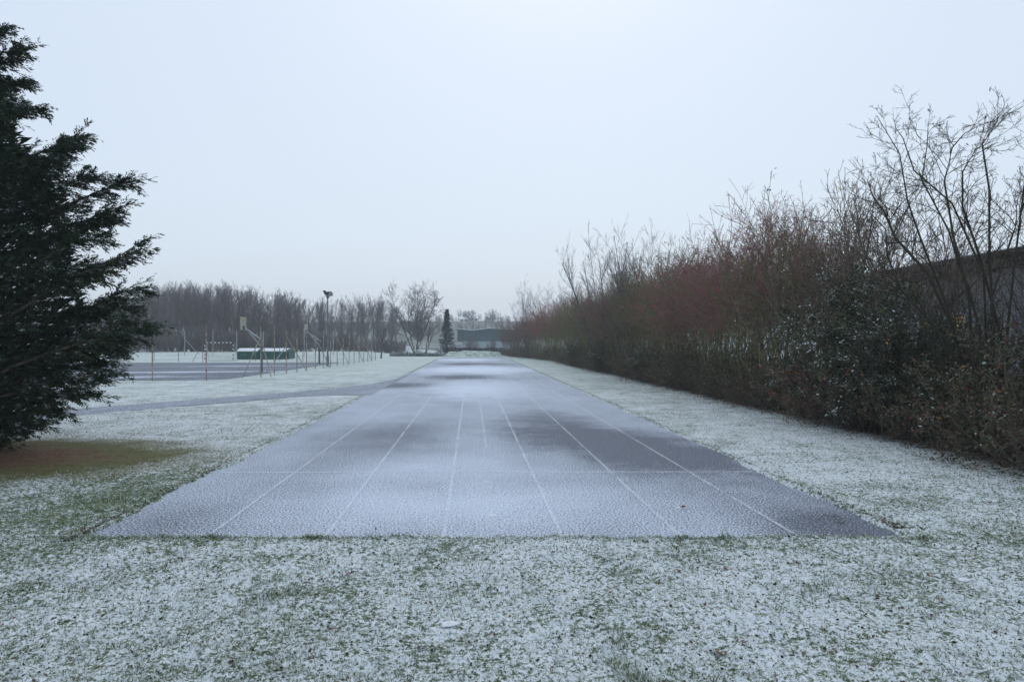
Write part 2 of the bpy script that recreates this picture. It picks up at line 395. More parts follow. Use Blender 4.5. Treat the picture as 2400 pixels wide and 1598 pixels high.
obj('ground', mesh_data('ground', np.stack([GX, GY, GZ], -1).reshape(-1, 3), [Fq], M['ground'], smooth=True), kind='structure')

def sheet(name, poly, z, mat, **kw):
    me = bpy.data.meshes.new(name); me.from_pydata([(float(p[0]), float(p[1]), z) for p in poly], [], [tuple(range(len(poly)))])
    me.materials.append(mat); me.update()
    return obj(name, me, **kw)
ya, yb = near_edge(XL - .3) - .25, near_edge(XR + .3) - .25
track = sheet('running_track', [(XL - .3, ya), (XR + .3, yb), (XR + .3, YEND), (XL - .3, YEND)], 0.0, M['track'], kind='structure')
path = sheet('footpath', path_poly, 0.008, M['path'], kind='structure')
court = sheet('asphalt_court', [(CX0, CY0), (CX1, CY0), (CX1, CY1), (CX0, CY1)], 0.006, M['court'], kind='structure')
LX = [-2.72 + 1.218 * k for k in range(6)]
def strip(name, x0, y0, x1, y1, w, mat, z=.004):
    dx, dy = x1 - x0, y1 - y0; L = math.hypot(dx, dy); nx_, ny_ = -dy / L * w / 2, dx / L * w / 2; n = max(2, int(L / 2)); v = []; f = []
    for i in range(n + 1):
        t = i / n; v += [(x0 + dx * t + nx_, y0 + dy * t + ny_, z), (x0 + dx * t - nx_, y0 + dy * t - ny_, z)]
    f = [(2 * i, 2 * i + 1, 2 * i + 3, 2 * i + 2) for i in range(n)]
    me = bpy.data.meshes.new(name); me.from_pydata(v, [], f); me.materials.append(mat); me.update()
    return obj(name, me, track)
for k, x in enumerate(LX):
    strip('lane_line', x, near_edge(x) + .05, x, 39.0 if k < 3 else 46.0, .045, M['line'])
strip('lane_line', .28, 13, .30, 34, .05, M['faint'])
s0, s1 = G(522, 1106), G(1690, 1106)
strip('start_line', XL + .1, s0[1], XR - .1, s1[1], .06, M['start'], .0025)
for k in range(3): strip('lane_mark', LX[k] - .06, 39.2, LX[k] + .06, 39.2, .5, M['line'], .009)

# ------------------------------------------------------------------ plant tools
def norm(v): return v / (np.linalg.norm(v, axis=-1, keepdims=True) + 1e-9)
def segs_mesh(P, R, n=3):
    """polylines P (m,K,3), radii R (m,K) -> verts, quads of open tubes"""
    m, K, _ = P.shape
    T = np.empty_like(P); T[:, 1:-1] = P[:, 2:] - P[:, :-2]; T[:, 0] = P[:, 1] - P[:, 0]; T[:, -1] = P[:, -1] - P[:, -2]; T = norm(T)
    ref = np.where(np.abs(T[..., 2:3]) < .9, np.array([0, 0, 1.0]), np.array([1.0, 0, 0]))
    U = norm(np.cross(T, ref)); Wv = np.cross(T, U)
    a = np.arange(n) * 2 * np.pi / n
    V = P[:, :, None, :] + R[:, :, None, None] * (U[:, :, None, :] * np.cos(a)[None, None, :, None] + Wv[:, :, None, :] * np.sin(a)[None, None, :, None])
    ix = np.arange(m * K * n).reshape(m, K, n); jx = np.roll(ix, -1, axis=2)
    F = np.stack([ix[:, :-1], jx[:, :-1], jx[:, 1:], ix[:, 1:]], -1).reshape(-1, 4)
    return V.reshape(-1, 3), F
class Soup:
    def __init__(s): s.V = []; s.F = []; s.n = 0; s.A = []
    def add(s, V, F, A=None):
        s.V.append(V); s.F.append(F + s.n); s.n += len(V)
        s.A.append(np.zeros(len(V)) if A is None else A); return s
    def me(s, name, mat, smooth=False):
        return mesh_data(name, np.concatenate(s.V), s.F, mat, np.concatenate(s.A), smooth)
def at(P, t):
    K = P.shape[1]; f = t * (K - 1); i = np.minimum(f.astype(int), K - 2); w = (f - i)[:, None]; r = np.arange(len(P))
    a, b = P[r, i], P[r, i + 1]; return a * (1 - w) + b * w, norm(b - a)
def grow_from(pos, d, L, r0, r1, K=4, jit=.15, up=0.0, rg=rng):
    n = len(pos); P = np.empty((n, K, 3)); P[:, 0] = pos; d = norm(d); st = (L / (K - 1))[:, None]
    for k in range(1, K):
        d = norm(d + jit * rg.normal(size=(n, 3)) + np.array([0, 0, up])); P[:, k] = P[:, k - 1] + d * st
    R = r0[:, None] + (r1 - r0)[:, None] * np.linspace(0, 1, K)[None]
    return P, R
def children(P, R, L, nc, t0, t1, ang, ratio, K=4, jit=.15, up=.05, rmul=.6, rmin=.002, taper=.5, angj=.25, flat=0.0, ltap=.45, rg=rng):
    m = len(P); ii = np.repeat(np.arange(m), nc); t = rg.uniform(t0, t1, len(ii))
    pos, tan = at(P[ii], t); rr = R[ii, 0] + (R[ii, -1] - R[ii, 0]) * t
    ref = rg.normal(size=(len(ii), 3)); ref[:, 2] *= (1 - flat)
    perp = norm(ref - (ref * tan).sum(-1, keepdims=True) * tan)
    a = (ang + angj * rg.normal(size=len(ii)))[:, None]
    d = np.cos(a) * tan + np.sin(a) * perp; d[:, 2] += up
    Lc = L[ii] * ratio * rg.uniform(.55, 1.15, len(ii)) * (1 - ltap * t)
    r0 = np.maximum(rr * rmul, rmin); r1 = np.maximum(r0 * (1 - taper), rmin * .7)
    Pc, Rc = grow_from(pos, d, Lc, r0, r1, K, jit, up * .5, rg)
    return Pc, Rc, Lc
def leaves(pos, size, rg=rng, flat=.3, asp=.5, droop=0.0):
    """folded quad leaves -> verts, quads, attr"""
    n = len(pos); d = norm(rg.normal(size=(n, 3)) * np.array([1, 1, 1 - flat]) + np.array([0, 0, -droop])); u = norm(np.cross(d, rg.normal(size=(n, 3)) * np.array([flat, flat, 1.0]) + np.array([0, 0, .4])))
    s = (size * rg.uniform(.6, 1.25, n))[:, None]
    V = np.stack([pos, pos + d * s * .5 + u * s * asp * .5, pos + d * s, pos + d * s * .5 - u * s * asp * .5], 1)
    F = np.arange(n * 4).reshape(n, 4); return V.reshape(-1, 3), F, np.repeat(rg.random(n), 4)

def shrub(kind, seed, H, nst, spread, lv=(9, 6, 5), barkm='bark_brown', twigm='twig_brown', rstem=.022, rmin=.0028, name='shrub', leafm=None, nleaf=0, leafsz=.05, up=.12, t0=.25, leaf_lo=0.0, ang=.55, base=.35, jit=.13, Lmin=.68, ltap=.45):
    rg = np.random.default_rng(seed); n = nst
    az = rg.uniform(0, 2 * np.pi, n); rr = base * np.sqrt(rg.random(n))
    pos = np.stack([np.cos(az) * rr, np.sin(az) * rr, np.full(n, -.05)], 1)
    tl = rg.uniform(.05, 1, n) * spread; a2 = az + rg.normal(size=n) * .5
    d = np.stack([np.cos(a2) * np.sin(tl), np.sin(a2) * np.sin(tl), np.cos(tl)], 1)
    L = H * rg.uniform(Lmin, 1.0, n); r0 = rstem * rg.uniform(.5, 1.2, n)
    P0, R0 = grow_from(pos, d, L, r0, r0 * .3, 7, jit * .6, .03, rg)
    P1, R1, L1 = children(P0, R0, L, lv[0], t0, .98, ang, .42, 5, jit, up, .55, rmin * 1.3, .5, .2, ltap=ltap, rg=rg)
    P2, R2, L2 = children(P1, R1, L1, lv[1], .15, 1, ang * 1.1, .45, 4, jit * 1.2, up, .6, rmin, .4, .25, rg=rg)
    s = Soup(); s.add(*segs_mesh(P0, R0, 5)); s.add(*segs_mesh(P1, R1, 3))
    t = Soup(); t.add(*segs_mesh(P2, R2, 3)); ends = [P2[:, -1], P2[:, 2]]
    if lv[2]:
        P3, R3, L3 = children(P2, R2, L2, lv[2], .2, 1, ang * 1.15, .5, 3, jit * 1.3, up, .7, rmin * .8, .3, .3, rg=rg); t.add(*segs_mesh(P3, R3, 3)); ends += [P3[:, -1], P3[:, 1]]
    parts = [('stems', s.me(name + '_stems', M[barkm])), ('twigs', t.me(name + '_twigs', M[twigm]))]
    if leafm:
        E = np.concatenate(ends); E = E[E[:, 2] > leaf_lo]; pick = rg.integers(0, len(E), nleaf); pp = E[pick] + rg.normal(size=(nleaf, 3)) * leafsz * .8
        ls = Soup(); ls.add(*leaves(pp, np.full(nleaf, leafsz), rg)); parts.append(('leaves', ls.me(name + '_leaves', M[leafm])))
    return parts
def top_of(parts):
    co = np.empty(len(parts[1][1].vertices) * 3, np.float32); parts[1][1].vertices.foreach_get('co', co); return float(np.percentile(co[2::3], 99))
def plant(name, parts, loc, rz=0, sc=1.0, sz=None, label=None, cat=None, group=None):
    e = empty(name, loc, rz, label=label, cat=cat, group=group); e.scale = (sc, sc, sz or sc)
    for nm, me in parts: obj(nm, me, e, kind='stuff' if nm in ('twigs', 'leaves') else None)
    return e

# ------------------------------------------------------------------ big cypress on the left
def make_cypress():
    rg = np.random.default_rng(21)
    base = C(-11.2, 12.2); e = empty('cypress_tree', (base[0], base[1], 0), 0, label='tall wind-swept dark green cypress with snow-flecked boughs on the lawn', cat='tree')
    z0 = 0.0
    prof_z = [0, .33, .62, 1.17, 1.7, 2.35, 2.97, 3.7, 4.75, 5.56, 6.1, 7.0, 7.5, 8.5, 9.6, 10.3]
    prof_r = [1.6, 2.4, 3.2, 3.9, 4.3, 4.65, 4.75, 4.6, 4.3, 3.5, 2.9, 2.6, 2.25, 1.6, .8, .2]
    tips = []
    for px, py in ((50, 122), (55, 190), (40, 240), (100, 255), (195, 322), (170, 345), (150, 375), (130, 410), (245, 405), (322, 425), (300, 485), (290, 508), (250, 555), (356, 572), (290, 610), (250, 640),
                   (378, 672), (350, 715), (370, 748), (372, 768), (310, 805), (296, 832), (280, 866), (240, 915), (160, 960), (100, 985), (60, 1000), (10, 1025), (5, 70)):
        d = 12.0 + rg.normal() * .35; q = PX(px, py, d); f_ = 1 - .26 / 4.5; tips.append(((q[0] - base[0]) * f_, (q[1] - base[1]) * f_, q[2] - .02))
    for i in range(150):
        z = .4 + 9.8 * (i + rg.random()) / 150; r = np.interp(z, prof_z, prof_r) * rg.uniform(.50, .76); az = rg.uniform(0, 2 * np.pi)
        tips.append((r * np.cos(az), r * np.sin(az), z - .1))
    tips = np.array(tips); n = len(tips); rad = np.linalg.norm(tips[:, :2], axis=1)
    zs = np.clip(tips[:, 2] - rad * rg.uniform(.42, .62, n), .15, None)
    K = 9; t = np.linspace(0, 1, K)[None, :, None]
    S = np.stack([np.zeros(n), np.zeros(n), zs], 1)[:, None]; E = tips[:, None]
    Cc = S * .45 + E * .55; Cc[:, :, 2] = (S[:, :, 2] * .35 + E[:, :, 2] * .65) + .18 * rad[:, None] * .3
    P = S * (1 - t) ** 2 + 2 * Cc * t * (1 - t) + E * t ** 2
    P[:, 1:-1] += rg.normal(size=(n, K - 2, 3)) * .04
    L = np.linalg.norm(np.diff(P, axis=1), axis=2).sum(1)
    R = np.linspace(1, .12, K)[None] * (.012 + .009 * L)[:, None]
    wind = norm(np.array([[CA, -SA, 0.0]]))
    tr = Soup(); tp_ = np.array([[[0, 0, -.1], [.05, 0, 2.5], [.15, .05, 5.5], [.3, .05, 8], [.45, .05, 10.2]]]); tr.add(*segs_mesh(tp_, np.array([[.26, .2, .14, .08, .02]]), 9))
    obj('trunk', tr.me('cypress_trunk', M['bark_brown'], True), e)
    # branchlets: plumes pointing forward along the bough and downwind
    nb = 34; ii = np.repeat(np.arange(n), nb); tt = rg.beta(2.0, 1.0, len(ii)) * .86 + .13
    pos, tan = at(P[ii], tt); ref = rg.normal(size=pos.shape) * np.array([1, 1, .55]); perp = norm(ref - (ref * tan).sum(-1, keepdims=True) * tan)
    a = rg.uniform(.25, .75, len(ii))[:, None]
    d = np.cos(a) * tan + np.sin(a) * perp + wind * .18
    Lb = rg.uniform(.34, .80, len(ii)) * (1.18 - .62 * tt) * np.clip(L[ii] / 4, .55, 1.1)
    B, BR = grow_from(pos, d, Lb, np.full(len(ii), .008), np.full(len(ii), .002), 5, .07, -.05, rg)
    sn_ = 29; ie = np.repeat(np.arange(sn_), 30); te = rg.uniform(.58, 1.0, len(ie)); pe, tne = at(P[ie], te); ref = rg.normal(size=pe.shape) * np.array([1, 1, .7]); prp = norm(ref - (ref * tne).sum(-1, keepdims=True) * tne)
    ae = rg.uniform(.12, .5, len(ie))[:, None]; Le = rg.uniform(.28, .55, len(ie)); Be, BRe = grow_from(pe, np.cos(ae) * tne + np.sin(ae) * prp + wind * .25 + np.array([0, 0, -.06]), Le, np.full(len(ie), .006), np.full(len(ie), .002), 5, .05, -.07, rg)
    B = np.concatenate([B, Be]); BR = np.concatenate([BR, BRe]); Lb = np.concatenate([Lb, Le])
    # the bough end is itself a plume
    endp, endt = at(P, np.full(n, .86)); B2, BR2 = grow_from(endp, endt + wind * .15, np.minimum(L * .2, .75), np.full(n, .008), np.full(n, .002), 5, .04, -.06, rg)
    B = np.concatenate([B, B2]); BR = np.concatenate([BR, BR2]); Lb = np.concatenate([Lb, np.minimum(L * .2, .75)])
    br = Soup(); br.add(*segs_mesh(P, R, 5)); br.add(*segs_mesh(B, BR, 3)); obj('branches', br.me('cypress_branches', M['bark_brown']), e)
    # sprays
    ns = 15; S1, SR, SL = children(B, BR, Lb, ns, .08, 1.0, .48, .40, 3, .07, -.05, .5, .002, .3, .15, flat=.3, rg=rg)
    # strips of scale leaves along each spray: narrow quads, alternate sides
    fo = Soup(); k = 6; ii = np.repeat(np.arange(len(S1)), k); tt = np.tile((np.arange(k) + .5) / k, len(S1))
    pos, tan = at(S1[ii], tt); side = norm(np.cross(tan, np.array([0, 0, 1.0]))) * np.where(np.tile(np.arange(k) % 2, len(S1))[:, None] == 0, 1, -1)
    dd = norm(tan * .85 + side * rg.uniform(.25, .8, (len(ii), 1)) + np.array([0, 0, -.10]) + rg.normal(size=pos.shape) * .16)
    ln = (rg.uniform(.045, .085, len(ii)) * (1.1 - .35 * tt))[:, None]; wv = norm(np.cross(dd, rg.normal(size=dd.shape) * .5 + np.array([0, 0, 1.0]))) * .0105
    V = np.stack([pos - wv * .4, pos + dd * ln * .45 - wv, pos + dd * ln, pos + dd * ln * .45 + wv], 1)
    val = np.clip(np.repeat(rg.random(len(B)), ns)[ii] * .6 + rg.random(len(ii)) * .4, 0, 1)
    fo.add(V.reshape(-1, 3), np.arange(len(ii) * 4).reshape(-1, 4), np.repeat(val, 4))
    obj('foliage', fo.me('cypress_foliage', M['cyp']), e)
    # dense inner foliage
    m = 42000; z = rg.uniform(.5, 9.5, m); r = np.interp(z, prof_z, prof_r) * np.sqrt(rg.random(m)) * .62; az = rg.uniform(0, 2 * np.pi, m)
    pp = np.stack([r * np.cos(az), r * np.sin(az), z], 1); dd = norm(np.stack([np.cos(az), np.sin(az), np.full(m, .45)], 1) + rg.normal(size=(m, 3)) * .35 + wind * .3)
    ln = rg.uniform(.14, .30, m)[:, None]; wv = norm(np.cross(dd, rg.normal(size=dd.shape))) * .034
    V = np.stack([pp - wv * .3, pp + dd * ln * .4 - wv, pp + dd * ln, pp + dd * ln * .4 + wv], 1)
    fi = Soup(); fi.add(V.reshape(-1, 3), np.arange(m * 4).reshape(-1, 4), np.repeat(rg.random(m) * .7, 4)); obj('inner_foliage', fi.me('cypress_inner', M['cyp']), e)
make_cypress()

# ------------------------------------------------------------------ hedge on the right
S_RED = [shrub('r', 31 + i, 4.5, 15, .58, (9, 5, 3), 'bark_moss', 'twig_red', .024, .0052, 'red_shrub', up=.05, ang=.70, t0=.50, jit=.19, Lmin=.85, ltap=.2) for i in range(3)]
S_BRN = [shrub('b', 41 + i, 4.2, 17, .50, (8, 4, 3), 'bark_brown', 'twig_brown', .020, .0050, 'brown_shrub', up=.06, ang=.66, t0=.42, jit=.18, Lmin=.8, ltap=.25) for i in range(3)]
S_GRN = [shrub('g', 51 + i, 4.4, 19, .45, (7, 4, 3), 'bark_moss', 'twig_green', .024, .0050, 'green_shrub', up=.08, ang=.6, t0=.42, jit=.17, Lmin=.8, ltap=.25, leafm='dryleaf', nleaf=420, leafsz=.07) for i in range(3)]
S_LOW = [shrub('l', 61 + i, 1.7, 24, 1.05, (6, 4, 0), 'bark_brown', 'twig_brown', .010, .0028, 'bramble', up=-.05, ang=.7, t0=.1, leafm='bram', nleaf=2600, leafsz=.07, base=.7) for i in range(3)]
S_EVR = [shrub('e', 71 + i, 3.3, 26, .75, (9, 6, 3), 'bark_brown', 'twig_brown', .018, .003, 'evergreen_shrub', up=.05, ang=.6, t0=.1, leafm='ever', nleaf=26000, leafsz=.078, base=.5) for i in range(2)]
S_RLF = shrub('rl', 81, 1.5, 12, .8, (6, 4, 0), 'bark_brown', 'twig_red', .010, .003, 'red_leaved_shrub', up=.05, leafm='redleaf', nleaf=380, leafsz=.075, base=.3)
S_TALL = [shrub('t', 91 + i, 8.0, 9, .34, (13, 7, 4), 'bark_grey', 'twig_grey', .050, .0050, 'tall_shrub', up=.14, ang=.52, t0=.28, base=.45, jit=.11, Lmin=.75) for i in range(2)]
S_DRK = [shrub('d', 56 + i, 4.4, 15, .42, (6, 4, 3), 'bark_hazel', 'bark_hazel', .022, .0045, 'dark_stemmed_shrub', up=.08, ang=.6, t0=.42, jit=.17, Lmin=.8, ltap=.25, leafm='dryleaf', nleaf=60, leafsz=.07) for i in range(2)]
hr = np.random.default_rng(5)
def hedge_x(y): return np.interp(y, [8, 72, 86, 102], [8.9, 9.0, 7.2, 4.9])
LBL = {'red': ('bare_shrub', 'tall bare shrub with reddish purple twigs in the hedge beside the track', 'purple-red bare shrubs of the hedge'),
       'brown': ('bare_shrub', 'tall bare brown-twigged shrub in the hedge beside the track', 'bare brown shrubs of the hedge'),
       'green': ('bare_shrub', 'tall bare shrub with mossy green upright stems in the hedge beside the track', 'green-stemmed shrubs of the hedge'),
       'low': ('bramble_bush', 'low tangle of brambles with dull green and brown leaves at the hedge foot', 'bramble tangles at the hedge foot')}
def hedge_h(y):                              # crown height along the hedge, metres
    return np.interp(y, [8, 11, 14, 17, 20, 25, 31, 36, 45, 55, 65, 75, 88, 103], [5.4, 5.0, 5.0, 6.1, 6.7, 7.0, 6.8, 7.0, 6.7, 6.9, 7.1, 7.0, 6.2, 5.6])
ZN = [(13.0, 'beside the leaning hazel'), (17.5, 'around the big evergreen shrub'), (24.0, 'just past the evergreen shrub'), (36.0, 'between the evergreen and the tall ashes'), (52.0, 'below the tall ashes'), (72.0, 'past the ashes near the dark bush'), (200.0, 'near the grassy bank')]
def zone(y): return next(z for lim, z in ZN if y < lim)
LBL['dark'] = ('bare_shrub', '', 'dark-stemmed shrubs around the hazel')
LB2 = {'dark': 'bare shrub with thin dark stems in the hedge', 'red': 'bare shrub with reddish purple twigs in the hedge', 'brown': 'bare brown-twigged shrub in the hedge', 'green': 'bare shrub with mossy green stems in the hedge'}
y = 9.4
while y < 103:
    for row in (0, 1):
        if row == 1 and (y > 84 or hr.random() < .4): continue
        if row == 0 and 13.2 < y < 17.2: continue
        yy = y + hr.uniform(-.4, .4) + row * .7; x = hedge_x(yy) + .55 + row * 1.7 + hr.uniform(-.35, .35)
        u = float(np.clip(vn(yy * .23, 4.4, 77) * 1.5 - .25 + hr.uniform(-.12, .12), 0, .999))
        if yy < 16: k = 'dark'
        elif yy < 31: k = 'red' if u < .62 else ('green' if u < .85 else 'brown')
        elif yy < 58: k = 'green' if u < .45 else ('brown' if u < .8 else 'red')
        elif yy < 84: k = 'red' if u < .45 else ('green' if u < .6 else 'brown')
        else: k = 'brown' if u < .8 else 'green'
        P_ = (lambda q_: q_[int(hr.integers(0, len(q_)))])({'red': S_RED, 'brown': S_BRN, 'green': S_GRN, 'dark': S_DRK}[k]); hp = top_of(P_)
        h = hedge_h(yy) * hr.uniform(.82, 1.05) * (.90 if row == 0 else 1.0); nm, lb, gr = LBL[k]
        if 11.0 < yy < 14.8: h *= .75
        plant(nm, P_, (x, yy, 0), hr.uniform(0, 6.28), h / hp * hr.uniform(.80, .95), h / hp, LB2[k] + ' ' + zone(yy), 'shrub', gr)
    y += 1.2 if y < 30 else (1.5 if y < 60 else 1.9)
y = 9.0
while y < 102:
    x = hedge_x(y) - .25 + hr.uniform(-.2, .3); s = hr.uniform(.6, 1.25); nm, lb, gr = LBL['low']
    plant(nm, S_LOW[int(hr.integers(0, 3))], (x + .45, y, 0), hr.uniform(0, 6.28), s, s * hr.uniform(.8, 1.3), 'low bramble tangle edging the hedge ' + zone(y), 'bush', gr)
    if y < 60 and hr.random() < .85: plant(nm, S_LOW[int(hr.integers(0, 3))], (x + 1.6, y + .6, 0), hr.uniform(0, 6.28), s * 1.1, s * hr.uniform(1.0, 1.6), 'taller bramble tangle inside the hedge ' + zone(y), 'bush', gr)
    y += (.95 if y < 30 else 1.5)
p = C(7.9, 15.6); plant('evergreen_shrub', S_EVR[0], (p[0] + .3, p[1], 0), .4, 1.0, 1.05, 'big round evergreen shrub with snow-dusted leaves bulging from the hedge', 'shrub')
p = C(8.7, 14.2); plant('evergreen_shrub', S_EVR[1], (p[0] + .5, p[1], 0), 2.4, .82, .80, 'smaller dark evergreen shrub between the snow-dusted evergreen and the leaning hazel', 'shrub')
p = C(7.2, 18.6); plant('evergreen_shrub', S_EVR[1], (p[0] + 1.2, p[1], 0), 4.4, .62, .55, 'low dark evergreen shrub among green stems behind the bramble edge', 'shrub')
p = G(1333, 860); plant('holly_bush', S_EVR[0], (p[0] + .5, p[1] + .3, 0), 1.0, .55, .60, 'compact dark rounded evergreen bush standing out from the far hedge foot', 'bush')
p = G(1490, 897); plant('ivy_bush', S_EVR[1], (p[0] + .6, p[1] + .3, 0), 1.9, .5, .60, 'dark ivy-covered bush at the hedge foot with snowy leaves', 'bush')
p = G(1400, 873); plant('ivy_bush', S_EVR[0], (p[0] + .5, p[1] + .3, 0), 3.9, .6, .66, 'frosted ivy-covered bush beside the compact evergreen bush', 'bush')
p = G(1925, 1000); plant('red_leaved_shrub', S_RLF, (p[0], p[1] + .2, 0), 0, 1.05, 1.0, 'small shrub still holding red leaves in front of the evergreen shrub', 'shrub')
for i, (px, d, h, lb) in enumerate(((1395, 48, 9.6, 'tall bare ash with fine upright twigs rising above the hedge'), (1450, 43, 7.4, 'bare ash beside the tallest ash of the hedge, with a broad fan of stems'),
                                    (1500, 38.5, 8.6, 'slender tall bare ash rising above dry clinging leaves in the hedge'), (1228, 88, 9.6, 'tall bare ash at the far end of the hedge, before the green warehouse'),
                                    (1285, 82, 8.6, 'thin bare ash rising behind the red-topped far hedge'))):
    p = PX(px, 803, d); plant('ash_tree', S_TALL[i % 2], (p[0] + .3, p[1], 0), i * 1.7, h / top_of(S_TALL[i % 2]) * .9, h / top_of(S_TALL[i % 2]), lb, 'tree', 'bare ashes growing out of the hedge')

# the leaning hazel, stems laid out one by one
def make_hazel():
    rg = np.random.default_rng(111)
    base = C(8.75, 13.0); e = empty('hazel_tree', (base[0], base[1], 0), 0, label='leaning many-stemmed bare hazel overtopping the hedge', cat='tree')
    stems = [[(2285, 1065), (2262, 860), (2215, 700), (2165, 560), (2132, 470), (2105, 365), (2062, 268)], [(2295, 1065), (2290, 880), (2270, 690), (2225, 540), (2160, 420), (2180, 345), (2176, 292)],
             [(2300, 1065), (2310, 860), (2302, 640), (2230, 480), (2150, 400), (2118, 320), (2098, 290)], [(2320, 1065), (2330, 800), (2318, 600), (2318, 440), (2300, 340), (2320, 300), (2345, 270)],
             [(2310, 1065), (2290, 780), (2235, 560), (2222, 430), (2230, 350), (2262, 310), (2300, 300)], [(2330, 1065), (2362, 800), (2385, 600), (2392, 440), (2420, 330), (2470, 270), (2520, 240)],
             [(2300, 1065), (2250, 800), (2170, 640), (2105, 560), (2075, 500), (2050, 460), (2030, 430)], [(2325, 1065), (2320, 700), (2370, 560), (2400, 480), (2440, 400), (2460, 330), (2500, 290)],
             [(2345, 1065), (2350, 820), (2300, 600), (2260, 480), (2258, 400), (2290, 350), (2330, 330)], [(2335, 1065), (2390, 900), (2440, 700), (2450, 520), (2480, 400), (2500, 330), (2560, 280)],
             [(2305, 1065), (2275, 900), (2190, 760), (2120, 680), (2080, 600), (2070, 540), (2040, 500)], [(2340, 1065), (2400, 960), (2500, 800), (2540, 640), (2560, 500), (2590, 400), (2640, 360)]]
    P0 = np.array([[PX(a, b, 13.0 + (j * .12 - .3) * math.sin(i * 2.1)) - np.array([base[0], base[1], 0]) for j, (a, b) in enumerate(s)] for i, s in enumerate(stems)])
    P0[:, 0, 2] = -.05; P0 += rg.normal(size=P0.shape) * .03
    n = len(P0); L = np.linalg.norm(np.diff(P0, axis=1), axis=2).sum(1); R0 = np.linspace(1, .16, 7)[None] * rg.uniform(.024, .042, (n, 1))
    P1, R1, L1 = children(P0, R0, L, 13, .30, .98, .80, .20, 7, .17, .04, .5, .004, .6, .25, flat=.2, rg=rg)
    P2, R2, L2 = children(P1, R1, L1, 8, .12, 1, .70, .45, 5, .2, .05, .6, .0036, .4, .25, flat=.2, rg=rg)
    P3, R3, L3 = children(P2, R2, L2, 4, .2, 1, .75, .5, 4, .2, .06, .7, .0028, .3, .3, rg=rg)
    s = Soup(); s.add(*segs_mesh(P0, R0, 7)); obj('stems', s.me('hazel_stems', M['bark_hazel'], True), e)
    s = Soup(); s.add(*segs_mesh(P1, R1, 4)); obj('branches', s.me('hazel_branches', M['bark_hazel']), e)
    s = Soup(); s.add(*segs_mesh(P2, R2, 3)); s.add(*segs_mesh(P3, R3, 3)); obj('twigs', s.me('hazel_twigs', M['bark_hazel']), e, kind='stuff')
    pk = P2[rg.integers(0, len(P2), 26), -1]; s = Soup(); s.add(*leaves(pk, np.full(26, .085), rg, droop=1.2)); obj('leaves', s.me('hazel_leaves', M['dryleaf']), e)
make_hazel()

# ------------------------------------------------------------------ hall behind the hedge
hall = empty('hall_building', (16, 12, 0), 0, label='long grey ribbed-clad hall with dark fascia behind the hedge', cat='building')
HL0, HL1, HH = -8.0, 17.6, 4.75
MB().box((.06, HL0, -.1), (9, HL1, HH - .45)).build('wall_core', M['cladding'], hall)
rib = MB(); pw = 1.0
prof = [(0, 0), (.05, 0), (.08, -.04), (.16, -.04), (.19, 0), (.30, 0), (.33, -.04), (.41, -.04), (.44, 0), (.55, 0), (.58, -.04), (.66, -.04), (.69, 0), (.80, 0), (.83, -.04), (.91, -.04), (.94, 0), (.985, 0)]
for a, b in zip(prof[:-1], prof[1:]):
    rib.add([(a[1], a[0], 0), (b[1], b[0], 0), (b[1], b[0], HH - .55), (a[1], a[0], HH - .55)], [(0, 1, 2, 3)])
rib_me = rib.me('wall_panel', M['cladding'])
for k in range(int(HL1 - HL0)): obj('wall_panel', rib_me, hall, (.02, HL0 + k, 0))
MB().box((-.25, HL0, HH - .5), (9.2, HL1 + .25, HH)).build('fascia', M['fascia'], hall)
MB().box((-.2, HL0, HH + .003), (9.1, HL1 + .2, HH + .04)).build('roof_snow', M['snow'], hall)
g = MB().box((-.36, HL0, HH - .16), (-.253, HL1 + .25, HH - .04)).build('gutter', M['black'], hall)
M['blind'] = (lambda t: (t.color(t.mix(t.sm(t.noise(t.pos(), 9, 3), .4, .6), (.62, .46, .17), (.48, .34, .12))).rough(.6), t.sock(t.p.inputs['Emission Color'], (1, .75, .35, 1)), t.sock(t.p.inputs['Emission Strength'], .10), t.m)[-1])(NT('lamplit_yellow_blind'))
def hall_window(y0, y1, z0, z1):
    w = empty('window', (-.05, 0, 0)); w.parent = hall
    f = MB()
    for a, b in (((-.05, y0, z0), (.0, y0 + .07, z1)), ((-.05, y1 - .07, z0), (.0, y1, z1)), ((-.05, y0 + .07, z0), (.0, y1 - .07, z0 + .07)), ((-.05, y0 + .07, z1 - .07), (.0, y1 - .07, z1))): f.box(a, b)
    f.build('frame', M['frame_w'], w)
    MB().box((-.012, y0 + .06, z0 + .06), (-.006, y1 - .06, z1 - .06)).build('pane', M['pane'], w)
    n = 7; h = (z1 - z0 - .16) / n
    sl = MB().box((-.03, y0 + .08, 0), (-.018, y1 - .08, h * .72)).me('slat', M['blind'])
    for k in range(n): obj('slat', sl, w, (0, 0, z0 + .09 + k * h))
for px0, px1 in ((2262, 2312), (2192, 2222), (2100, 2124)):
    d0, d1 = [1600 * 15.95 / (px - 1105) for px in (px1, px0)]
    hall_window(d0 - 12, d1 - 12, 1.85, 2.98)

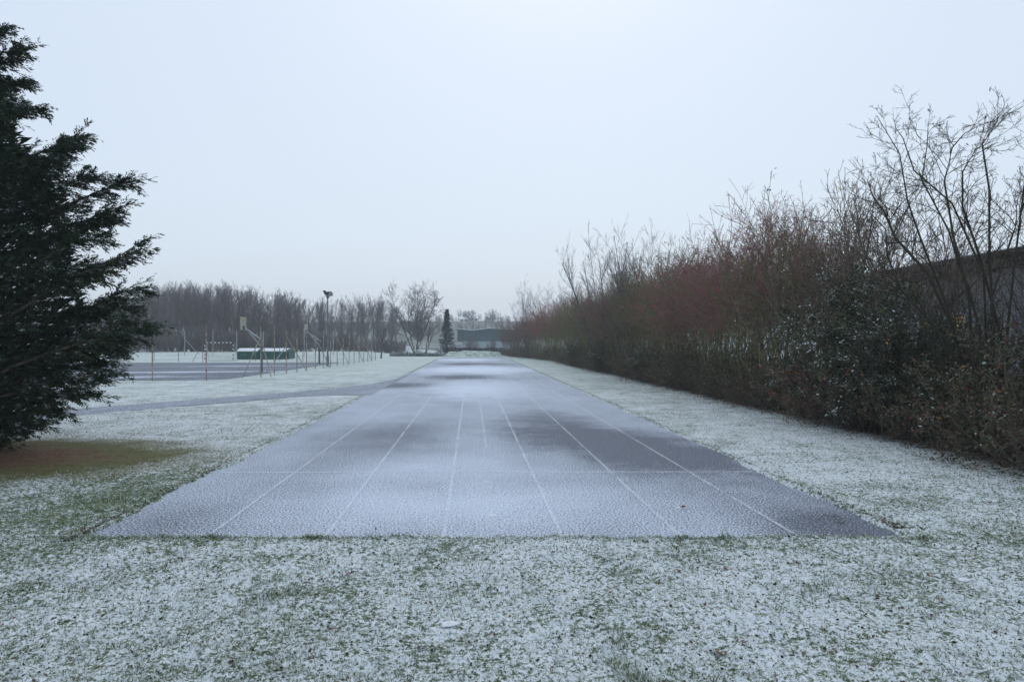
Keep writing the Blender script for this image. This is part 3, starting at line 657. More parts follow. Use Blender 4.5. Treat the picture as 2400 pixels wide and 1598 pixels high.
# ------------------------------------------------------------------ wood behind the court
def wood_tree(seed, H, nst, ang, spread, rmin=.009, lv=(22, 9, 6), t0=.25, stem=.11):
    return shrub('w', seed, H, nst, spread, lv, 'bark_grey', 'twig_grey', stem, rmin, 'wood_tree', up=.30, t0=t0, ang=ang, base=.25, jit=.07)
W_ = [wood_tree(201 + i, 13.0, 2 + i % 2, .62, .10, .012, (22, 7, 4), .24, .10) for i in range(5)]
W_SHRUB = [shrub('ws', 221 + i, 3.6, 22, .6, (9, 6, 4), 'bark_grey', 'twig_grey', .022, .009, 'thicket_shrub', up=.1, ang=.55, t0=.1) for i in range(2)]
TOPS = [(150, 720), (300, 690), (330, 680), (350, 672), (430, 668), (560, 670), (600, 684), (640, 692), (673, 688), (700, 700), (735, 718), (760, 706), (800, 702), (860, 694), (900, 702), (940, 714)]
wr = np.random.default_rng(17); W_TOP = [top_of(w) for w in W_]
WZ = [(360, 'glimpsed past the cypress tips'), (540, 'behind the striped handball goal'), (690, 'behind the green mat covers'), (800, 'behind the floodlight mast'), (2000, 'between floodlight mast and rounded tree')]
def wzone(px): return next(z for lim, z in WZ if px < lim)
for row, (d0, n, px0, px1) in enumerate(((120, 40, 170, 705), (138, 48, 200, 930), (160, 48, 260, 940))):
    for i in range(n):
        px = px0 + (px1 - px0) * (i + wr.random() * .9) / n; d = d0 + wr.uniform(-5, 5) + max(0, px - 640) * .12
        top = np.interp(px, [t[0] for t in TOPS], [t[1] for t in TOPS]) + wr.uniform(-4, 16) - 4
        q = PX(px, top, d); z = tz(q); h = q[2] - z
        wk = int(wr.integers(0, 5)); plant('bare_poplar', W_[wk], (q[0], q[1], z), wr.uniform(0, 6.28), h / W_TOP[wk] * wr.uniform(.95, 1.15), h / W_TOP[wk],
              ('front-row', 'middle-row', 'back-row')[row] + ' slim grey bare poplar of the wood ' + wzone(px), 'tree', 'bare poplars of the wood')
for i in range(64):
    px = 230 + 720 * (i + wr.random() * .8) / 64; d = 108 + wr.uniform(-4, 9) + max(0, px - 640) * .13; q = PX(px, 803, d); z = tz(q); s = wr.uniform(.65, 1.2)
    plant('thicket_shrub', W_SHRUB[i % 2], (q[0], q[1], z), wr.uniform(0, 6.28), s * 1.25, s * wr.uniform(.8, 1.25), 'dark twiggy thicket shrub at the foot of the wood ' + wzone(px), 'shrub', 'thicket shrubs at the wood edge')

# big round tree, leaning neighbour, small tree, spruce, scrub
def single_tree(seed, H, lv, spread, ang, stem, rmin, t0, nst=1, up=.12, **kw):
    return shrub('s', seed, H, nst, spread, lv, 'bark_grey', 'twig_grey', stem, rmin, 'lone_tree', up=up, t0=t0, ang=ang, base=.2, jit=.1, **kw)
q = PX(975, 668, 140); z = tz(q); big = single_tree(301, 11.6, (24, 11, 7), .36, .80, .14, .011, .20, 6, .10, Lmin=.85, ltap=.35)
plant('rounded_tree', big, (q[0], q[1], z), .3, (q[2] - z) / top_of(big) * 1.0, (q[2] - z) / top_of(big), 'large bare tree with a rounded crown beside the dark spruce', 'tree')
q = PX(1003, 735, 132); z = tz(q); lean = single_tree(305, 8.5, (12, 8, 5), .5, .65, .16, .011, .25, 3, .1)
e = plant('forked_tree', lean, (q[0] - .4, q[1], z), 1.2, .8, (q[2] - z) / top_of(lean), 'smaller bare forked tree leaning towards the dark spruce', 'tree'); e.rotation_euler = (0, .16, .8)
q = G(892.5, 841); q2 = PX(892, 738, 84); sm_ = single_tree(311, 5.0, (9, 7, 5), .3, .7, .11, .008, .32, 1, .12, leafm='dryleaf', nleaf=240, leafsz=.11)
plant('small_tree', sm_, (q[0], q[1], tz(q)), .5, 1.0, 1.02, 'small bare tree with a few dark leaves at the end of the post fence', 'tree')
q = PX(1106, 777, 150); z = tz(q); plant('bare_bush', W_SHRUB[0], (q[0], q[1], z), 1.1, 1.25, (q[2] - z) / 3.9, 'broad bare bush standing in front of the green warehouse', 'bush')
q = PX(1150, 790, 140); z = tz(q); plant('bare_bush', W_SHRUB[1], (q[0], q[1], z), 2.1, .9, (q[2] - z) / 3.9, 'small bare bush between the hedge end and the pale warehouse door', 'bush')
def make_spruce():
    rg = np.random.default_rng(41); q = PX(1047.7, 721, 120); z0 = tz(q); H = q[2] - z0
    e = empty('spruce_tree', (q[0], q[1], z0), 0, label='dark pointed spruce standing alone beside the rounded bare tree', cat='tree')
    s = Soup(); s.add(*segs_mesh(np.array([[[0, 0, 0], [0, 0, H * .5], [0, 0, H]]]), np.array([[.16, .09, .02]]), 7)); obj('trunk', s.me('spruce_trunk', M['bark_brown'], True), e)
    n = 150; z = .5 + (H - .8) * np.linspace(0, 1, n) ** .92; r = np.interp(z / H, [0, .12, .5, .8, 1], [1.95, 1.8, 1.0, .38, .03]) * rg.uniform(.7, 1.12, n) ; az = np.arange(n) * 2.4 + rg.normal(size=n) * .3
    pos = np.stack([np.zeros(n), np.zeros(n), z], 1); d = np.stack([np.cos(az), np.sin(az), np.full(n, -.12)], 1)
    B, BR = grow_from(pos, d, r, np.full(n, .02), np.full(n, .006), 5, .05, .05, rg)
    fo = Soup(); k = 95; ii = np.repeat(np.arange(n), k); tt = rg.random(len(ii)) ** .6; p_, t_ = at(B[ii], tt)
    side = norm(np.cross(t_, np.array([0, 0, 1.0]))) * rg.choice([-1, 1], (len(ii), 1)); dd = norm(t_ * .7 + side * rg.uniform(.1, .9, (len(ii), 1)) + np.array([0, 0, -.3]) + rg.normal(size=p_.shape) * .2)
    ln = rg.uniform(.16, .34, len(ii))[:, None]; wv = norm(np.cross(dd, rg.normal(size=dd.shape) * .6 + np.array([0, 0, 1.]))) * .05
    fo.add(np.stack([p_, p_ + dd * ln * .5 - wv, p_ + dd * ln, p_ + dd * ln * .5 + wv], 1).reshape(-1, 3), np.arange(len(ii) * 4).reshape(-1, 4), np.repeat(rg.random(len(ii)), 4))
    br = Soup(); br.add(*segs_mesh(B, BR, 3)); obj('branches', br.me('spruce_branches', M['bark_brown']), e); obj('foliage', fo.me('spruce_foliage', M['spruce']), e)
make_spruce()

# ------------------------------------------------------------------ far ground: bank, hedge, warehouse, hill
def mound():
    a, b = PX(1036, 830, 97), PX(1182, 830, 97); n, m = 60, 16; V = []
    for j in range(m):
        for i in range(n):
            u, v = i / (n - 1), j / (m - 1); p = a * (1 - u) + b * u; yy = p[1] + v * 9 - .5
            h = .85 * math.sin(min(1, v * 1.25) * math.pi) ** .7 * (sstep(0, .10, u) * sstep(1, .93, u)) * (.72 + .40 * math.sin(u * 2.6 + .3)) if 0 < v < .8 else 0
            V.append((p[0], yy, -.15 + h + .18 * (vn(p[0] * 1.6, yy * 1.6, 31) - .5) * (h > 0)))
    ix = np.arange(n * m).reshape(m, n); F = np.stack([ix[:-1, :-1], ix[:-1, 1:], ix[1:, 1:], ix[1:, :-1]], -1).reshape(-1, 4)
    obj('grass_bank', mesh_data('grass_bank', V, [F], M['bankgrass'], smooth=True), kind='structure')
def _bm():
    t = NT('rough_bank_grass'); p = t.pos(); f = t.noise(p, 1.6, 4, .7)
    c = t.ramp(f, [(.30, (.07, .12, .085)), (.42, (.20, .27, .22)), (.55, (.42, .50, .46)), (.70, (.62, .68, .68))]); t.color(c).rough(.9); t.bump(f, .6, .1); return t.m
M['bankgrass'] = _bm()
mound()
S_FROST = [shrub('f', 401 + i, .55, 16, 1.0, (5, 4, 0), 'bark_brown', 'twig_brown', .012, .008, 'frosted_scrub', up=0, ang=.7, t0=.1, leafm='frost', nleaf=700, leafsz=.12, base=.5) if 0 else None for i in range(1)]
M['frost'] = leafmat('frosted_scrub_leaf', [(0, (.04, .075, .055)), (.5, (.09, .14, .11)), (1, (.22, .28, .25))], snow=.55, snowscale=3)
S_FROST = [shrub('f', 401 + i, .55, 18, 1.0, (5, 4, 0), 'bark_brown', 'twig_brown', .012, .007, 'frosted_scrub', up=0, ang=.7, t0=.1, leafm='frost', nleaf=800, leafsz=.11, base=.6) for i in range(2)]
fr = np.random.default_rng(9)
for i in range(17):
    px = 925 + 6.6 * i + fr.uniform(-2, 2); q = PX(px, 803, 97 + fr.uniform(0, 3)); s = fr.uniform(.9, 1.35)
    plant('frosted_scrub', S_FROST[i % 2], (q[0], q[1], tz(q)), fr.uniform(0, 6.28), s, s * fr.uniform(.7, 1.1), 'low frosted scrub bush between the footballs goals and the lawn'.replace('footballs', 'football'), 'bush', 'frosted scrub at the end of the lawn')
# clipped dark hedge behind the bank
def clipped():
    rg = np.random.default_rng(77); a, b = PX(1040, 820, 116), PX(1182, 818, 116); z0 = min(tz(a), tz(b)) - .1; m = 9000
    u = rg.random(m); v = rg.uniform(-.45, .45, m); w = rg.random(m) ** .7; top = 1.12 - z0 + .10 * (vn(u * 14, u * 0, 3) - .5)
    pp = a[None] * (1 - u)[:, None] + b[None] * u[:, None]; pp[:, 1] += v; pp[:, 2] = z0 + w * top
    s = Soup(); s.add(*leaves(pp, np.full(m, .17), rg)); e = empty('clipped_hedge', tuple(np.append((a + b)[:2] / 2, z0)), 0, label='long low dark clipped hedge behind the grassy bank', cat='hedge'); off = np.append((a + b)[:2] / 2, z0)
    me = s.me('clipped_hedge_leaves', M['hedgeleaf']); o = obj('leaves', me, e); o.location = tuple(-off)
    P, R = grow_from(np.stack([rg.uniform(-6, 6, 200), rg.uniform(-.3, .3, 200), np.zeros(200)], 1), np.tile([0, 0, 1.0], (200, 1)), np.full(200, .9), np.full(200, .03), np.full(200, .01), 3, .2, 0, rg)
    s2 = Soup(); s2.add(*segs_mesh(P, R)); obj('stems', s2.me('clipped_stems', M['bark_brown']), e)
M['hedgeleaf'] = leafmat('dark_hedge_leaf', [(0, (.016, .020, .018)), (1, (.040, .044, .040))])
clipped()
# green warehouse
def warehouse():
    d = 178.0; a, b = PX(1072, 817, d), PX(1215, 817, d); z0 = tz(a); W = b[0] - a[0]; f = lambda py: CH - (py - 803) / FPX * d - z0
    e = empty('green_warehouse', (a[0], a[1], z0), 0, label='large blue-green clad warehouse with shallow twin-gabled roof and pale lower wall', cat='warehouse')
    s = d / FPX; xs_ = [0, (1108 - 1072) * s, (1146 - 1072) * s, W]; zs_ = [f(771), f(774.3), f(769.5), f(773)]; zl = f(800)
    n = 18
    for k in range(n):
        x0, x1 = W * k / n, W * (k + 1) / n - .03; h0, h1 = np.interp(x0, xs_, zs_), np.interp(x1, xs_, zs_)
        MB().add([(x0, 0, zl), (x1, 0, zl), (x1, 0, h1), (x0, 0, h0), (x0, .12, zl), (x1, .12, zl), (x1, .12, h1), (x0, .12, h0)], [(0, 1, 2, 3), (7, 6, 5, 4), (0, 3, 7, 4), (1, 5, 6, 2), (3, 2, 6, 7), (0, 4, 5, 1)]).build('wall_panel', M['warehouse'], e)
    for k in range(6):
        x0, x1 = W * k / 6, W * (k + 1) / 6 - .04; MB().box((x0, -.05, 0), (x1, .1, zl - .004)).build('lower_panel', M['lower'], e)
    core = MB(); core.box((.02, .125, 0), (W, 14, f(775))); core.build('hall_core', M['warehouse'], e)
    for k in range(3):
        x0, x1 = xs_[k], xs_[k + 1]; h0, h1 = zs_[k], zs_[k + 1]
        MB().add([(x0, -.3, h0 + .01), (x1, -.3, h1 + .01), (x1, 14.2, h1 + .01), (x0, 14.2, h0 + .01), (x0, -.3, h0 + .13), (x1, -.3, h1 + .13), (x1, 14.2, h1 + .13), (x0, 14.2, h0 + .13)], [(0, 3, 2, 1), (4, 5, 6, 7), (0, 1, 5, 4), (1, 2, 6, 5), (2, 3, 7, 6), (3, 0, 4, 7)]).build('snowy_roof', M['snow'], e)
    MB().box((6.9, -.09, 0), (7.7, -.055, 1.5 + .6)).build('door', M['plaster'], e)
    MB().box((10.6, -.09, 0), (11.0, -.055, 2.2)).build('door', M['white'], e)
    MB().box((.8, -1.6, 1.3), (1.8, -.06, 2.0)).build('canopy', M['plaster'], e)
warehouse()
q = PX(1077, 806, 150); z = tz(q); e = empty('small_hut', (q[0], q[1], z), 0, label='small hut with pale beige pitched roof beside the spruce, before the warehouse', cat='hut')
MB().box((-.45, 0, 0), (.45, 1.4, q[2] - z - .2)).build('wall', M['lower'], e); hz = q[2] - z
MB().add([(-.6, -.1, hz - .22), (.6, -.1, hz - .22), (.6, 1.5, hz - .22), (-.6, 1.5, hz - .22), (-.45, .7, hz + .35), (.5, .7, hz + .35)], [(0, 3, 2, 1), (0, 1, 5, 4), (2, 3, 4, 5), (1, 2, 5), (3, 0, 4)]).build('roof', M['board'], e)
# hill with trees and houses
def hill_z(x, y): return -2 + (14.5 + 3.5 * vn(x * .006 + 3, y * .006, 12) + 1.8 * vn(x * .03, y * .03, 13)) * sstep(250, 470, y)
hx = np.linspace(-515, 515, 160); hy = np.linspace(240, 585, 50); HX, HY = np.meshgrid(hx, hy); ix = np.arange(HX.size).reshape(HX.shape)
obj('hill', mesh_data('hill', np.stack([HX, HY, hill_z(HX, HY)], -1).reshape(-1, 3), [np.stack([ix[:-1, :-1], ix[:-1, 1:], ix[1:, 1:], ix[1:, :-1]], -1).reshape(-1, 4)], M['hill'], smooth=True), kind='structure')
FAR_T = [shrub('ft', 501 + i, 9, 5, .45, (9, 6, 4), 'bark_grey', 'twig_grey', .14, .035, 'far_tree', up=.1, ang=.6, t0=.25, base=.5) for i in range(2)]
for i in range(70):
    px = 1020 + 175 * fr.random(); d = 330 + 200 * fr.random(); q = PX(px, 803, d); s = fr.uniform(.4, .85)
    plant('hillside_tree', FAR_T[i % 2], (q[0], q[1], float(hill_z(q[0], q[1])) - .2), fr.uniform(0, 6.28), s, s * fr.uniform(.8, 1.2), 'tiny hazy bare tree on the distant hillside', 'tree', 'trees on the distant hill')
def house(px, d, w, h, lb):
    q = PX(px, 803, d); z = float(hill_z(q[0], q[1])) - .3; e = empty('house', (q[0], q[1], z), .1, label=lb, cat='house', group='hazy houses on the distant hill')
    MB().box((-w / 2, 0, 0), (w / 2, 8, h)).build('wall', M['plaster'], e); r = h * .62
    MB().add([(-w / 2 - .5, -.5, h + .01), (w / 2 + .5, -.5, h + .01), (w / 2 + .5, 8.5, h + .01), (-w / 2 - .5, 8.5, h + .01), (-w / 2 - .5, 4, h + r), (w / 2 + .5, 4, h + r)], [(0, 3, 2, 1), (0, 1, 5, 4), (2, 3, 4, 5), (1, 2, 5), (3, 0, 4)]).build('roof', M['roof_tile'], e)
    wm = MB().box((-.6, -.06, 0), (.6, -.01, 1.4)).me('window', M['pane'])
    for k in range(max(2, int(w / 4))): obj('window', wm, e, (-w / 2 + (k + .5) * w / max(2, int(w / 4)), 0, 1.6))
house(1087, 420, 5.0, 2.8, 'hazy pale house with snowy roof, leftmost roof above the warehouse valley'.replace('leftmost roof', 'long roof')); house(1101, 435, 3.4, 4.0, 'tall narrow hazy white house on the hill between two lower houses')
house(1111, 430, 5.0, 3.0, 'hazy house with a snowy brown roof on the hill, next to the tall narrow one'); house(1151, 450, 5.0, 3.0, 'hazy house on the hill above the hedge end, apart from the others')

# ------------------------------------------------------------------ court fences
def post_me(h, mat, w=.06):
    m = MB(); m.box((-w / 2, -.006, -.1), (w / 2, .006, h)); m.box((-.006, -w / 2, -.1), (.006, -.007, h)); m.box((-.035, -.02, h), (.035, .02, h + .03))
    return m.me('fence_post', mat)
fence = empty('court_fence', (*C(-14.2, 38.6)[:2], 0), 0, label='rusty steel post fence with slanting braces along the near sides of the court', cat='fence')
f0 = np.array(C(-14.2, 38.6)); PM = [post_me(h, M[k]) for h, k in ((2.85, 'rust'), (2.7, 'rust'), (2.9, 'cream'), (2.75, 'rust'))]
fposts = [C(-14.2 - 1.2 * (k / 16), 38.6 + 38.4 * (k / 16)) for k in range(17)]
def fp(p, m, rz=0, tilt=0.0):
    o = obj('fence_post', m, fence, (p[0] - f0[0], p[1] - f0[1], 0)); o.rotation_euler = (tilt, tilt * .7, rz); return o
for k, p in enumerate(fposts): fp(p, PM[2] if k == 0 else PM[int(hr.choice([0, 1, 3, 2]))], hr.uniform(-.2, .2), hr.normal() * .012)
nposts = [C(-15.85, 35.4), C(-18.65, 35.4), C(-21.5, 35.5), C(-24.3, 35.6)]
for k, p in enumerate(nposts): fp(p, PM[k % 2], 0, hr.normal() * .01)
def fbrace(p, dx, dy, h=2.35, mat='cream', r=.028):
    a = (p[0] - f0[0] + dx, p[1] - f0[1] + dy, .0); b = (p[0] - f0[0], p[1] - f0[1], h); MB().tube(a, b, r, n=7).build('brace', M[mat], fence)
fbrace(fposts[0], -.95, -.25); fbrace(fposts[0], .32, .9, 2.3)
for k in (2, 5, 8, 11, 13): fbrace(fposts[k], .2, 4.6 if k < 4 else 4.2, 2.4)
fbrace(fposts[2], -1.5, .6, 1.75, 'galv'); 
for zz in (.25, 1.1, 1.9, 2.6):
    w = MB()
    for p, q in zip(fposts[:-1], fposts[1:]): w.tube((p[0] - f0[0], p[1] - f0[1], zz), (q[0] - f0[0], q[1] - f0[1], zz + hr.normal() * .02), .004, n=4, cap=False)
    w.build('wire', M['wire'], fence)
mesh_w = MB()
for p, q in zip(fposts[1:-1], fposts[2:]):
    for k in range(9): t = k / 9; x, yv = p[0] * (1 - t) + q[0] * t - f0[0], p[1] * (1 - t) + q[1] * t - f0[1]; mesh_w.tube((x, yv, .02), (x, yv, 1.15), .0022, n=3, cap=False)
    for k in range(7): mesh_w.tube((p[0] - f0[0], p[1] - f0[1], .1 + k * .15), (q[0] - f0[0], q[1] - f0[1], .1 + k * .15), .0022, n=3, cap=False)
mesh_w.build('wire_mesh', M['wire'], fence, kind='stuff')
far_f = empty('far_fence', tuple(C(-40, 72)), 0, label='thin galvanised post fence along the far side of the court', cat='fence'); ff0 = C(-40, 72)
gp, tp2 = post_me(3.1, M['galv'], .09), post_me(2.5, M['wire'], .06)
for px, d, m, zt in ((302, 70, tp2, 0), (361, 71, tp2, 0), (418, 71, tp2, 0), (475, 71, tp2, 0), (598, 73, tp2, 0), (655, 73, tp2, 0), (710, 73, tp2, 0), (433, 86, gp, .3), (499, 86, gp, .3), (555, 86, gp, .3), (617, 84, gp, .3), (713, 86, gp, .2), (781, 88, gp, .2)):
    q = PX(px, 803, d); o = obj('fence_post', m, far_f, (q[0] - ff0[0], q[1] - ff0[1], tz(q)))
q = PX(433, 803, 86); MB().tube((q[0] - ff0[0] + 2.0, q[1] - ff0[1], .3), (q[0] - ff0[0], q[1] - ff0[1], 2.4), .03).build('brace', M['galv'], far_f)
q = PX(475, 803, 71); MB().tube((q[0] - ff0[0] - 1.05, q[1] - ff0[1], .0), (q[0] - ff0[0], q[1] - ff0[1], 2.0), .025).build('brace', M['wire'], far_f)

# ------------------------------------------------------------------ hoops, goals, mast, mat covers
def hoop(px, py, lb):
    b = G(px, py); e = empty('basketball_hoop', (b[0], b[1], 0), 0, label=lb, cat='basketball hoop', group='basketball hoops on the court')
    MB().tube((0, 0, -.05), (0, 0, 2.25), .085, .075, 12).build('pole', M['hoop_pole'], e)
    MB().box((-.16, -.16, 0), (.16, .16, .025)).build('base_plate', M['hoop_pole'], e)
    MB().bar((.12, 0, 2.12), (-1.16, 0, 3.02), .07, .09).build('arm', M['galv'], e)
    MB().bar((-.05, 0, 1.75), (-.75, 0, 2.62), .04, .05).build('strut', M['galv'], e)
    bd = MB().box((-1.245, -.62, 2.86), (-1.215, .62, 3.75)).build('backboard', M['board'], e, bevel=.005)
    t = MB()
    for a, c in (((-1.252, -.3, 3.02), (-1.248, .3, 3.06)), ((-1.252, -.3, 3.44), (-1.248, .3, 3.48)), ((-1.252, -.3, 3.06), (-1.248, -.26, 3.44)), ((-1.252, .26, 3.06), (-1.248, .3, 3.44))): t.box(a, c)
    t.build('target_square', M['black'], bd)
    r = MB(); r.torus((-1.62, 0, 2.98), .23, .014, 24, 6); r.box((-1.41, -.06, 2.94), (-1.249, .06, 2.985)); r.build('rim', M['red'], e)
    MB().box((-1.21, -.1, 2.9), (-1.14, .1, 3.15)).build('bracket', M['hoop_pole'], e)
hoop(613, 871.5, 'nearer basketball hoop with weathered board and red rim, behind the braced corner post')
hoop(748.5, 853, 'farther basketball hoop with red rim, beside the floodlight mast')
def goal_frame(e, W, H, D, r, mat, striped=False):
    def member(nm, p, q, dark0):
        p, q = Vector(p), Vector(q); L = (q - p).length; n = max(3, int(L / .2))
        if not striped: MB().tube(p, q, r, n=8).build(nm, mat, e); return
        root = None
        for k in range(n):
            a, c = p.lerp(q, k / n), p.lerp(q, (k + 1) / n); o = MB().tube(a, c, r, n=8).build(nm if root is None else 'stripe', M['black'] if (k + dark0) % 2 else M['white'], e if root is None else root); root = root or o
    member('post', (0, 0, 0), (0, 0, H), 0); member('post', (W, 0, 0), (W, 0, H), 0); member('crossbar', (-r, 0, H), (W + r, 0, H), 1)
    for x in (0, W):
        MB().tube((x, .05, H - .03), (x, D * .6, H - .05), r * .5, n=6).build('top_stay', mat, e); MB().tube((x, D * .6, H - .05), (x, D, .05), r * .5, n=6).build('back_stay', mat, e)
    MB().tube((0, D, .05), (W, D, .05), r * .5, n=6).build('ground_bar', mat, e)
def net(e, W, H, D, mat, step=.14, r=.006):
    m = MB(); n = int(W / step)
    for i in range(n + 1): x = W * i / n; m.tube((x, D * .6, H - .05), (x, D, .05), r, n=3, cap=False)
    for j in range(int(H / step)): t = j / int(H / step); m.tube((0, D * .6 + D * .4 * t, (H - .05) * (1 - t)), (W, D * .6 + D * .4 * t, (H - .05) * (1 - t)), r, n=3, cap=False)
    m.build('net', mat, e, kind='stuff')
q = PX(480, 847, 72.7); e = empty('handball_goal', (q[0], q[1], 0), 0, label='handball goal with black and white striped frame at the far end of the court', cat='goal')
goal_frame(e, 2.95, 2.0, 1.0, .045, M['galv'], True); net(e, 2.95, 2.0, 1.0, M['net'])
q = PX(852, 832, 176); e = empty('football_goal', (q[0], q[1], tz(q)), 0, label='white football goal behind the small bare tree', cat='goal', group='white football goals'); goal_frame(e, 68 * 176 / FPX, 1.95, 1.4, .075, M['white'])
q = PX(973.5, 828, 184); e = empty('football_goal', (q[0], q[1], tz(q)), 0, label='white football goal beside the concrete pillar at the track end', cat='goal', group='white football goals'); goal_frame(e, 55.5 * 184 / FPX, 1.95, 1.4, .075, M['white'])
# floodlight mast
b = C(-15.55, 57.6); e = empty('floodlight_mast', (b[0], b[1], 0), 0, label='grey floodlight mast with dark lamps beside the court fence', cat='floodlight'); HM = 5.75
MB().tube((0, 0, -.1), (0, 0, HM), .075, .05, 12).build('mast', M['mast'], e); MB().box((-.1, -.1, 0), (.1, .1, .9)).build('service_box', M['mast'], e)
MB().tube((0, 0, HM), (0, 0, HM + .14), .11, .11, 12).build('collar', M['black'], e); MB().bar((-.12, -.18, HM + .17), (.18, .18, HM + .17), .07, .07).build('bracket', M['black'], e)
def lamp(loc, rz, pitch):
    r = empty('lamp', loc, 0); r.parent = e; r.rotation_euler = (0, pitch, rz)
    MB().add([(-.24, -.24, -.05), (.24, -.24, -.05), (.24, .24, -.05), (-.24, .24, -.05), (-.12, -.14, .16), (.12, -.14, .16), (.12, .14, .16), (-.12, .14, .16)], [(0, 3, 2, 1), (4, 5, 6, 7), (0, 1, 5, 4), (1, 2, 6, 5), (2, 3, 7, 6), (3, 0, 4, 7)]).build('housing', M['black'], r, bevel=.01)
    MB().box((-.21, -.21, -.062), (.21, .21, -.053)).build('glass', M['glass'], r)
lamp((-.23, -.1, HM + .44), .2, math.radians(62)); lamp((.12, .22, HM + .40), 1.2, math.radians(40)); lamp((.18, -.16, HM + .32), -.5, math.radians(-48))
# rolling mat covers
def mat_cover(px0, px1, lb, mark):
    d = 79.2; a, b = PX(px0, 843, d), PX(px1, 843, d); W = b[0] - a[0]; e = empty('mat_cover', (a[0], a[1], 0), 0, label=lb, cat='mat cover', group='green rolling mat covers'); D = 2.9; h = .92; top = 1.28
    prof = [(0, .08), (0, h)] + [(D * .5 * (1 - math.cos(t)), h + (top - h) * math.sin(t)) for t in np.linspace(.25, math.pi - .25, 9)] + [(D, h), (D, .08)]
    MB().prism(prof, .02, W - .02).build('body', M['green_sheet'], e)
    n = max(3, int(W / .5)); rb = MB().box((0, -.025, .1), (.05, -.002, h - .02)).me('rib', M['green_edge'])
    for k in range(n + 1): obj('rib', rb, e, (k * (W - .05) / n, 0, 0))
    sp = [(D * .5 * (1 - math.cos(t)) - .04, h + (top - h) * math.sin(t) + .015) for t in np.linspace(.12, math.pi - .12, 11)]
    MB().prism(sp + [(y_, z_ + .05) for y_, z_ in sp[::-1]], .0, W - (.12 if mark else .25)).build('roof_snow', M['snow'], e)
    MB().box((0, -.03, .02), (W, -.005, .09)).build('bottom_rail', M['black'], e)
    for x in (.3, W - .3): MB().tube((x - .03, .3, .05), (x + .03, .3, .05), .05, n=10).build('wheel', M['black'], e)
    if mark:
        m = MB()
        for k in range(7): m.box((.36 + k * .1, -.032, .56 + .03 * (k % 2)), (.44 + k * .1, -.027, .66))
        m.build('faded_marking', M['mast'], e)
mat_cover(556, 606, 'shorter green rolling mat cover with faded marking and snowy curved roof', True)
mat_cover(613, 676, 'longer green rolling mat cover with arched end and snowy roof', False)
# small things at the far end
b = G(957, 837); e = empty('notice_box', (b[0], b[1], tz(b)), 0, label='white box with little pitched top on a thin post at the lawn end', cat='box')
MB().tube((0, 0, 0), (0, 0, .92), .022).build('post', M['white'], e); MB().box((-.35, -.12, .92), (.35, .12, 1.38)).build('box', M['white'], e, bevel=.02)
MB().add([(-.37, -.14, 1.383), (.37, -.14, 1.383), (.37, .14, 1.383), (-.37, .14, 1.383), (-.08, 0, 1.52), (.08, 0, 1.52)], [(0, 3, 2, 1), (0, 1, 5, 4), (2, 3, 4, 5), (1, 2, 5), (3, 0, 4)]).build('lid', M['snow'], e)
MB().box((-.04, -.04, 1.5), (.04, .04, 1.62)).build('finial', M['white'], e)
b = G(1033.5, 836); e = empty('concrete_pillar', (b[0], b[1], 0), 0, label='grey concrete pillar at the left corner of the grassy bank', cat='pillar'); MB().box((-.14, -.14, -.1), (.14, .14, 1.66)).build('shaft', M['concrete'], e, bevel=.02); MB().box((-.16, -.16, 1.663), (.16, .16, 1.72)).build('cap', M['concrete'], e, bevel=.01)
q = PX(980.5, 830, 112); e = empty('grey_tank', (q[0], q[1], tz(q)), .2, label='grey plastic tank with pale lid in front of the football goal', cat='tank'); MB().box((-.38, -.35, .1), (.38, .35, .80)).build('body', M['greybox'], e, bevel=.06); MB().box((-.1, -.2, .803), (.36, .2, .92)).build('lid', M['white'], e, bevel=.03); MB().box((-.4, -.36, 0), (.4, .36, .098)).build('pallet', M['wood'], e)
MB().bar((q[0] + .5, q[1], tz(q) + .4), (q[0] + 1.15, q[1] + .2, tz(q) + 1.2), .08, .05).build('leaning_plank', M['wood'], label='pale plank leaning beside the grey tank', cat='plank', bevel=.005)
for px, h, lb in ((983.5, 2.1, 'thin pale pole directly beside the grey tank'), (993.5, 2.0, 'thin pale pole crossing the middle of the far football goal'), (1001.5, 2.1, 'thin pale pole between the tank poles and the concrete pillar')):
    q = PX(px, 803, 108); e = empty('marker_pole', (q[0], q[1], tz(q)), 0, label=lb, cat='pole'); MB().tube((0, 0, -.1), (0, 0, h), .03, n=7).build('shaft', M['white'], e); MB().tube((0, 0, h + .002), (0, 0, h + .06), .04, .01, n=7).build('cap', M['white'], e)
q = PX(911, 830, 190); e = empty('blue_panel', (q[0], q[1], tz(q)), 0, label='dark blue sheet panel standing behind the football goal', cat='panel'); MB().box((-.75, 0, .05), (.75, .05, 1.95)).build('sheet', M['blue'], e); 
for x in (-.78, .72): MB().box((x, -.03, -.1), (x + .06, .08, 2.0)).build('upright', M['galv'], e)
MB().box((-.7, -.02, .9), (.7, -.004, .96)).build('rail', M['galv'], e)

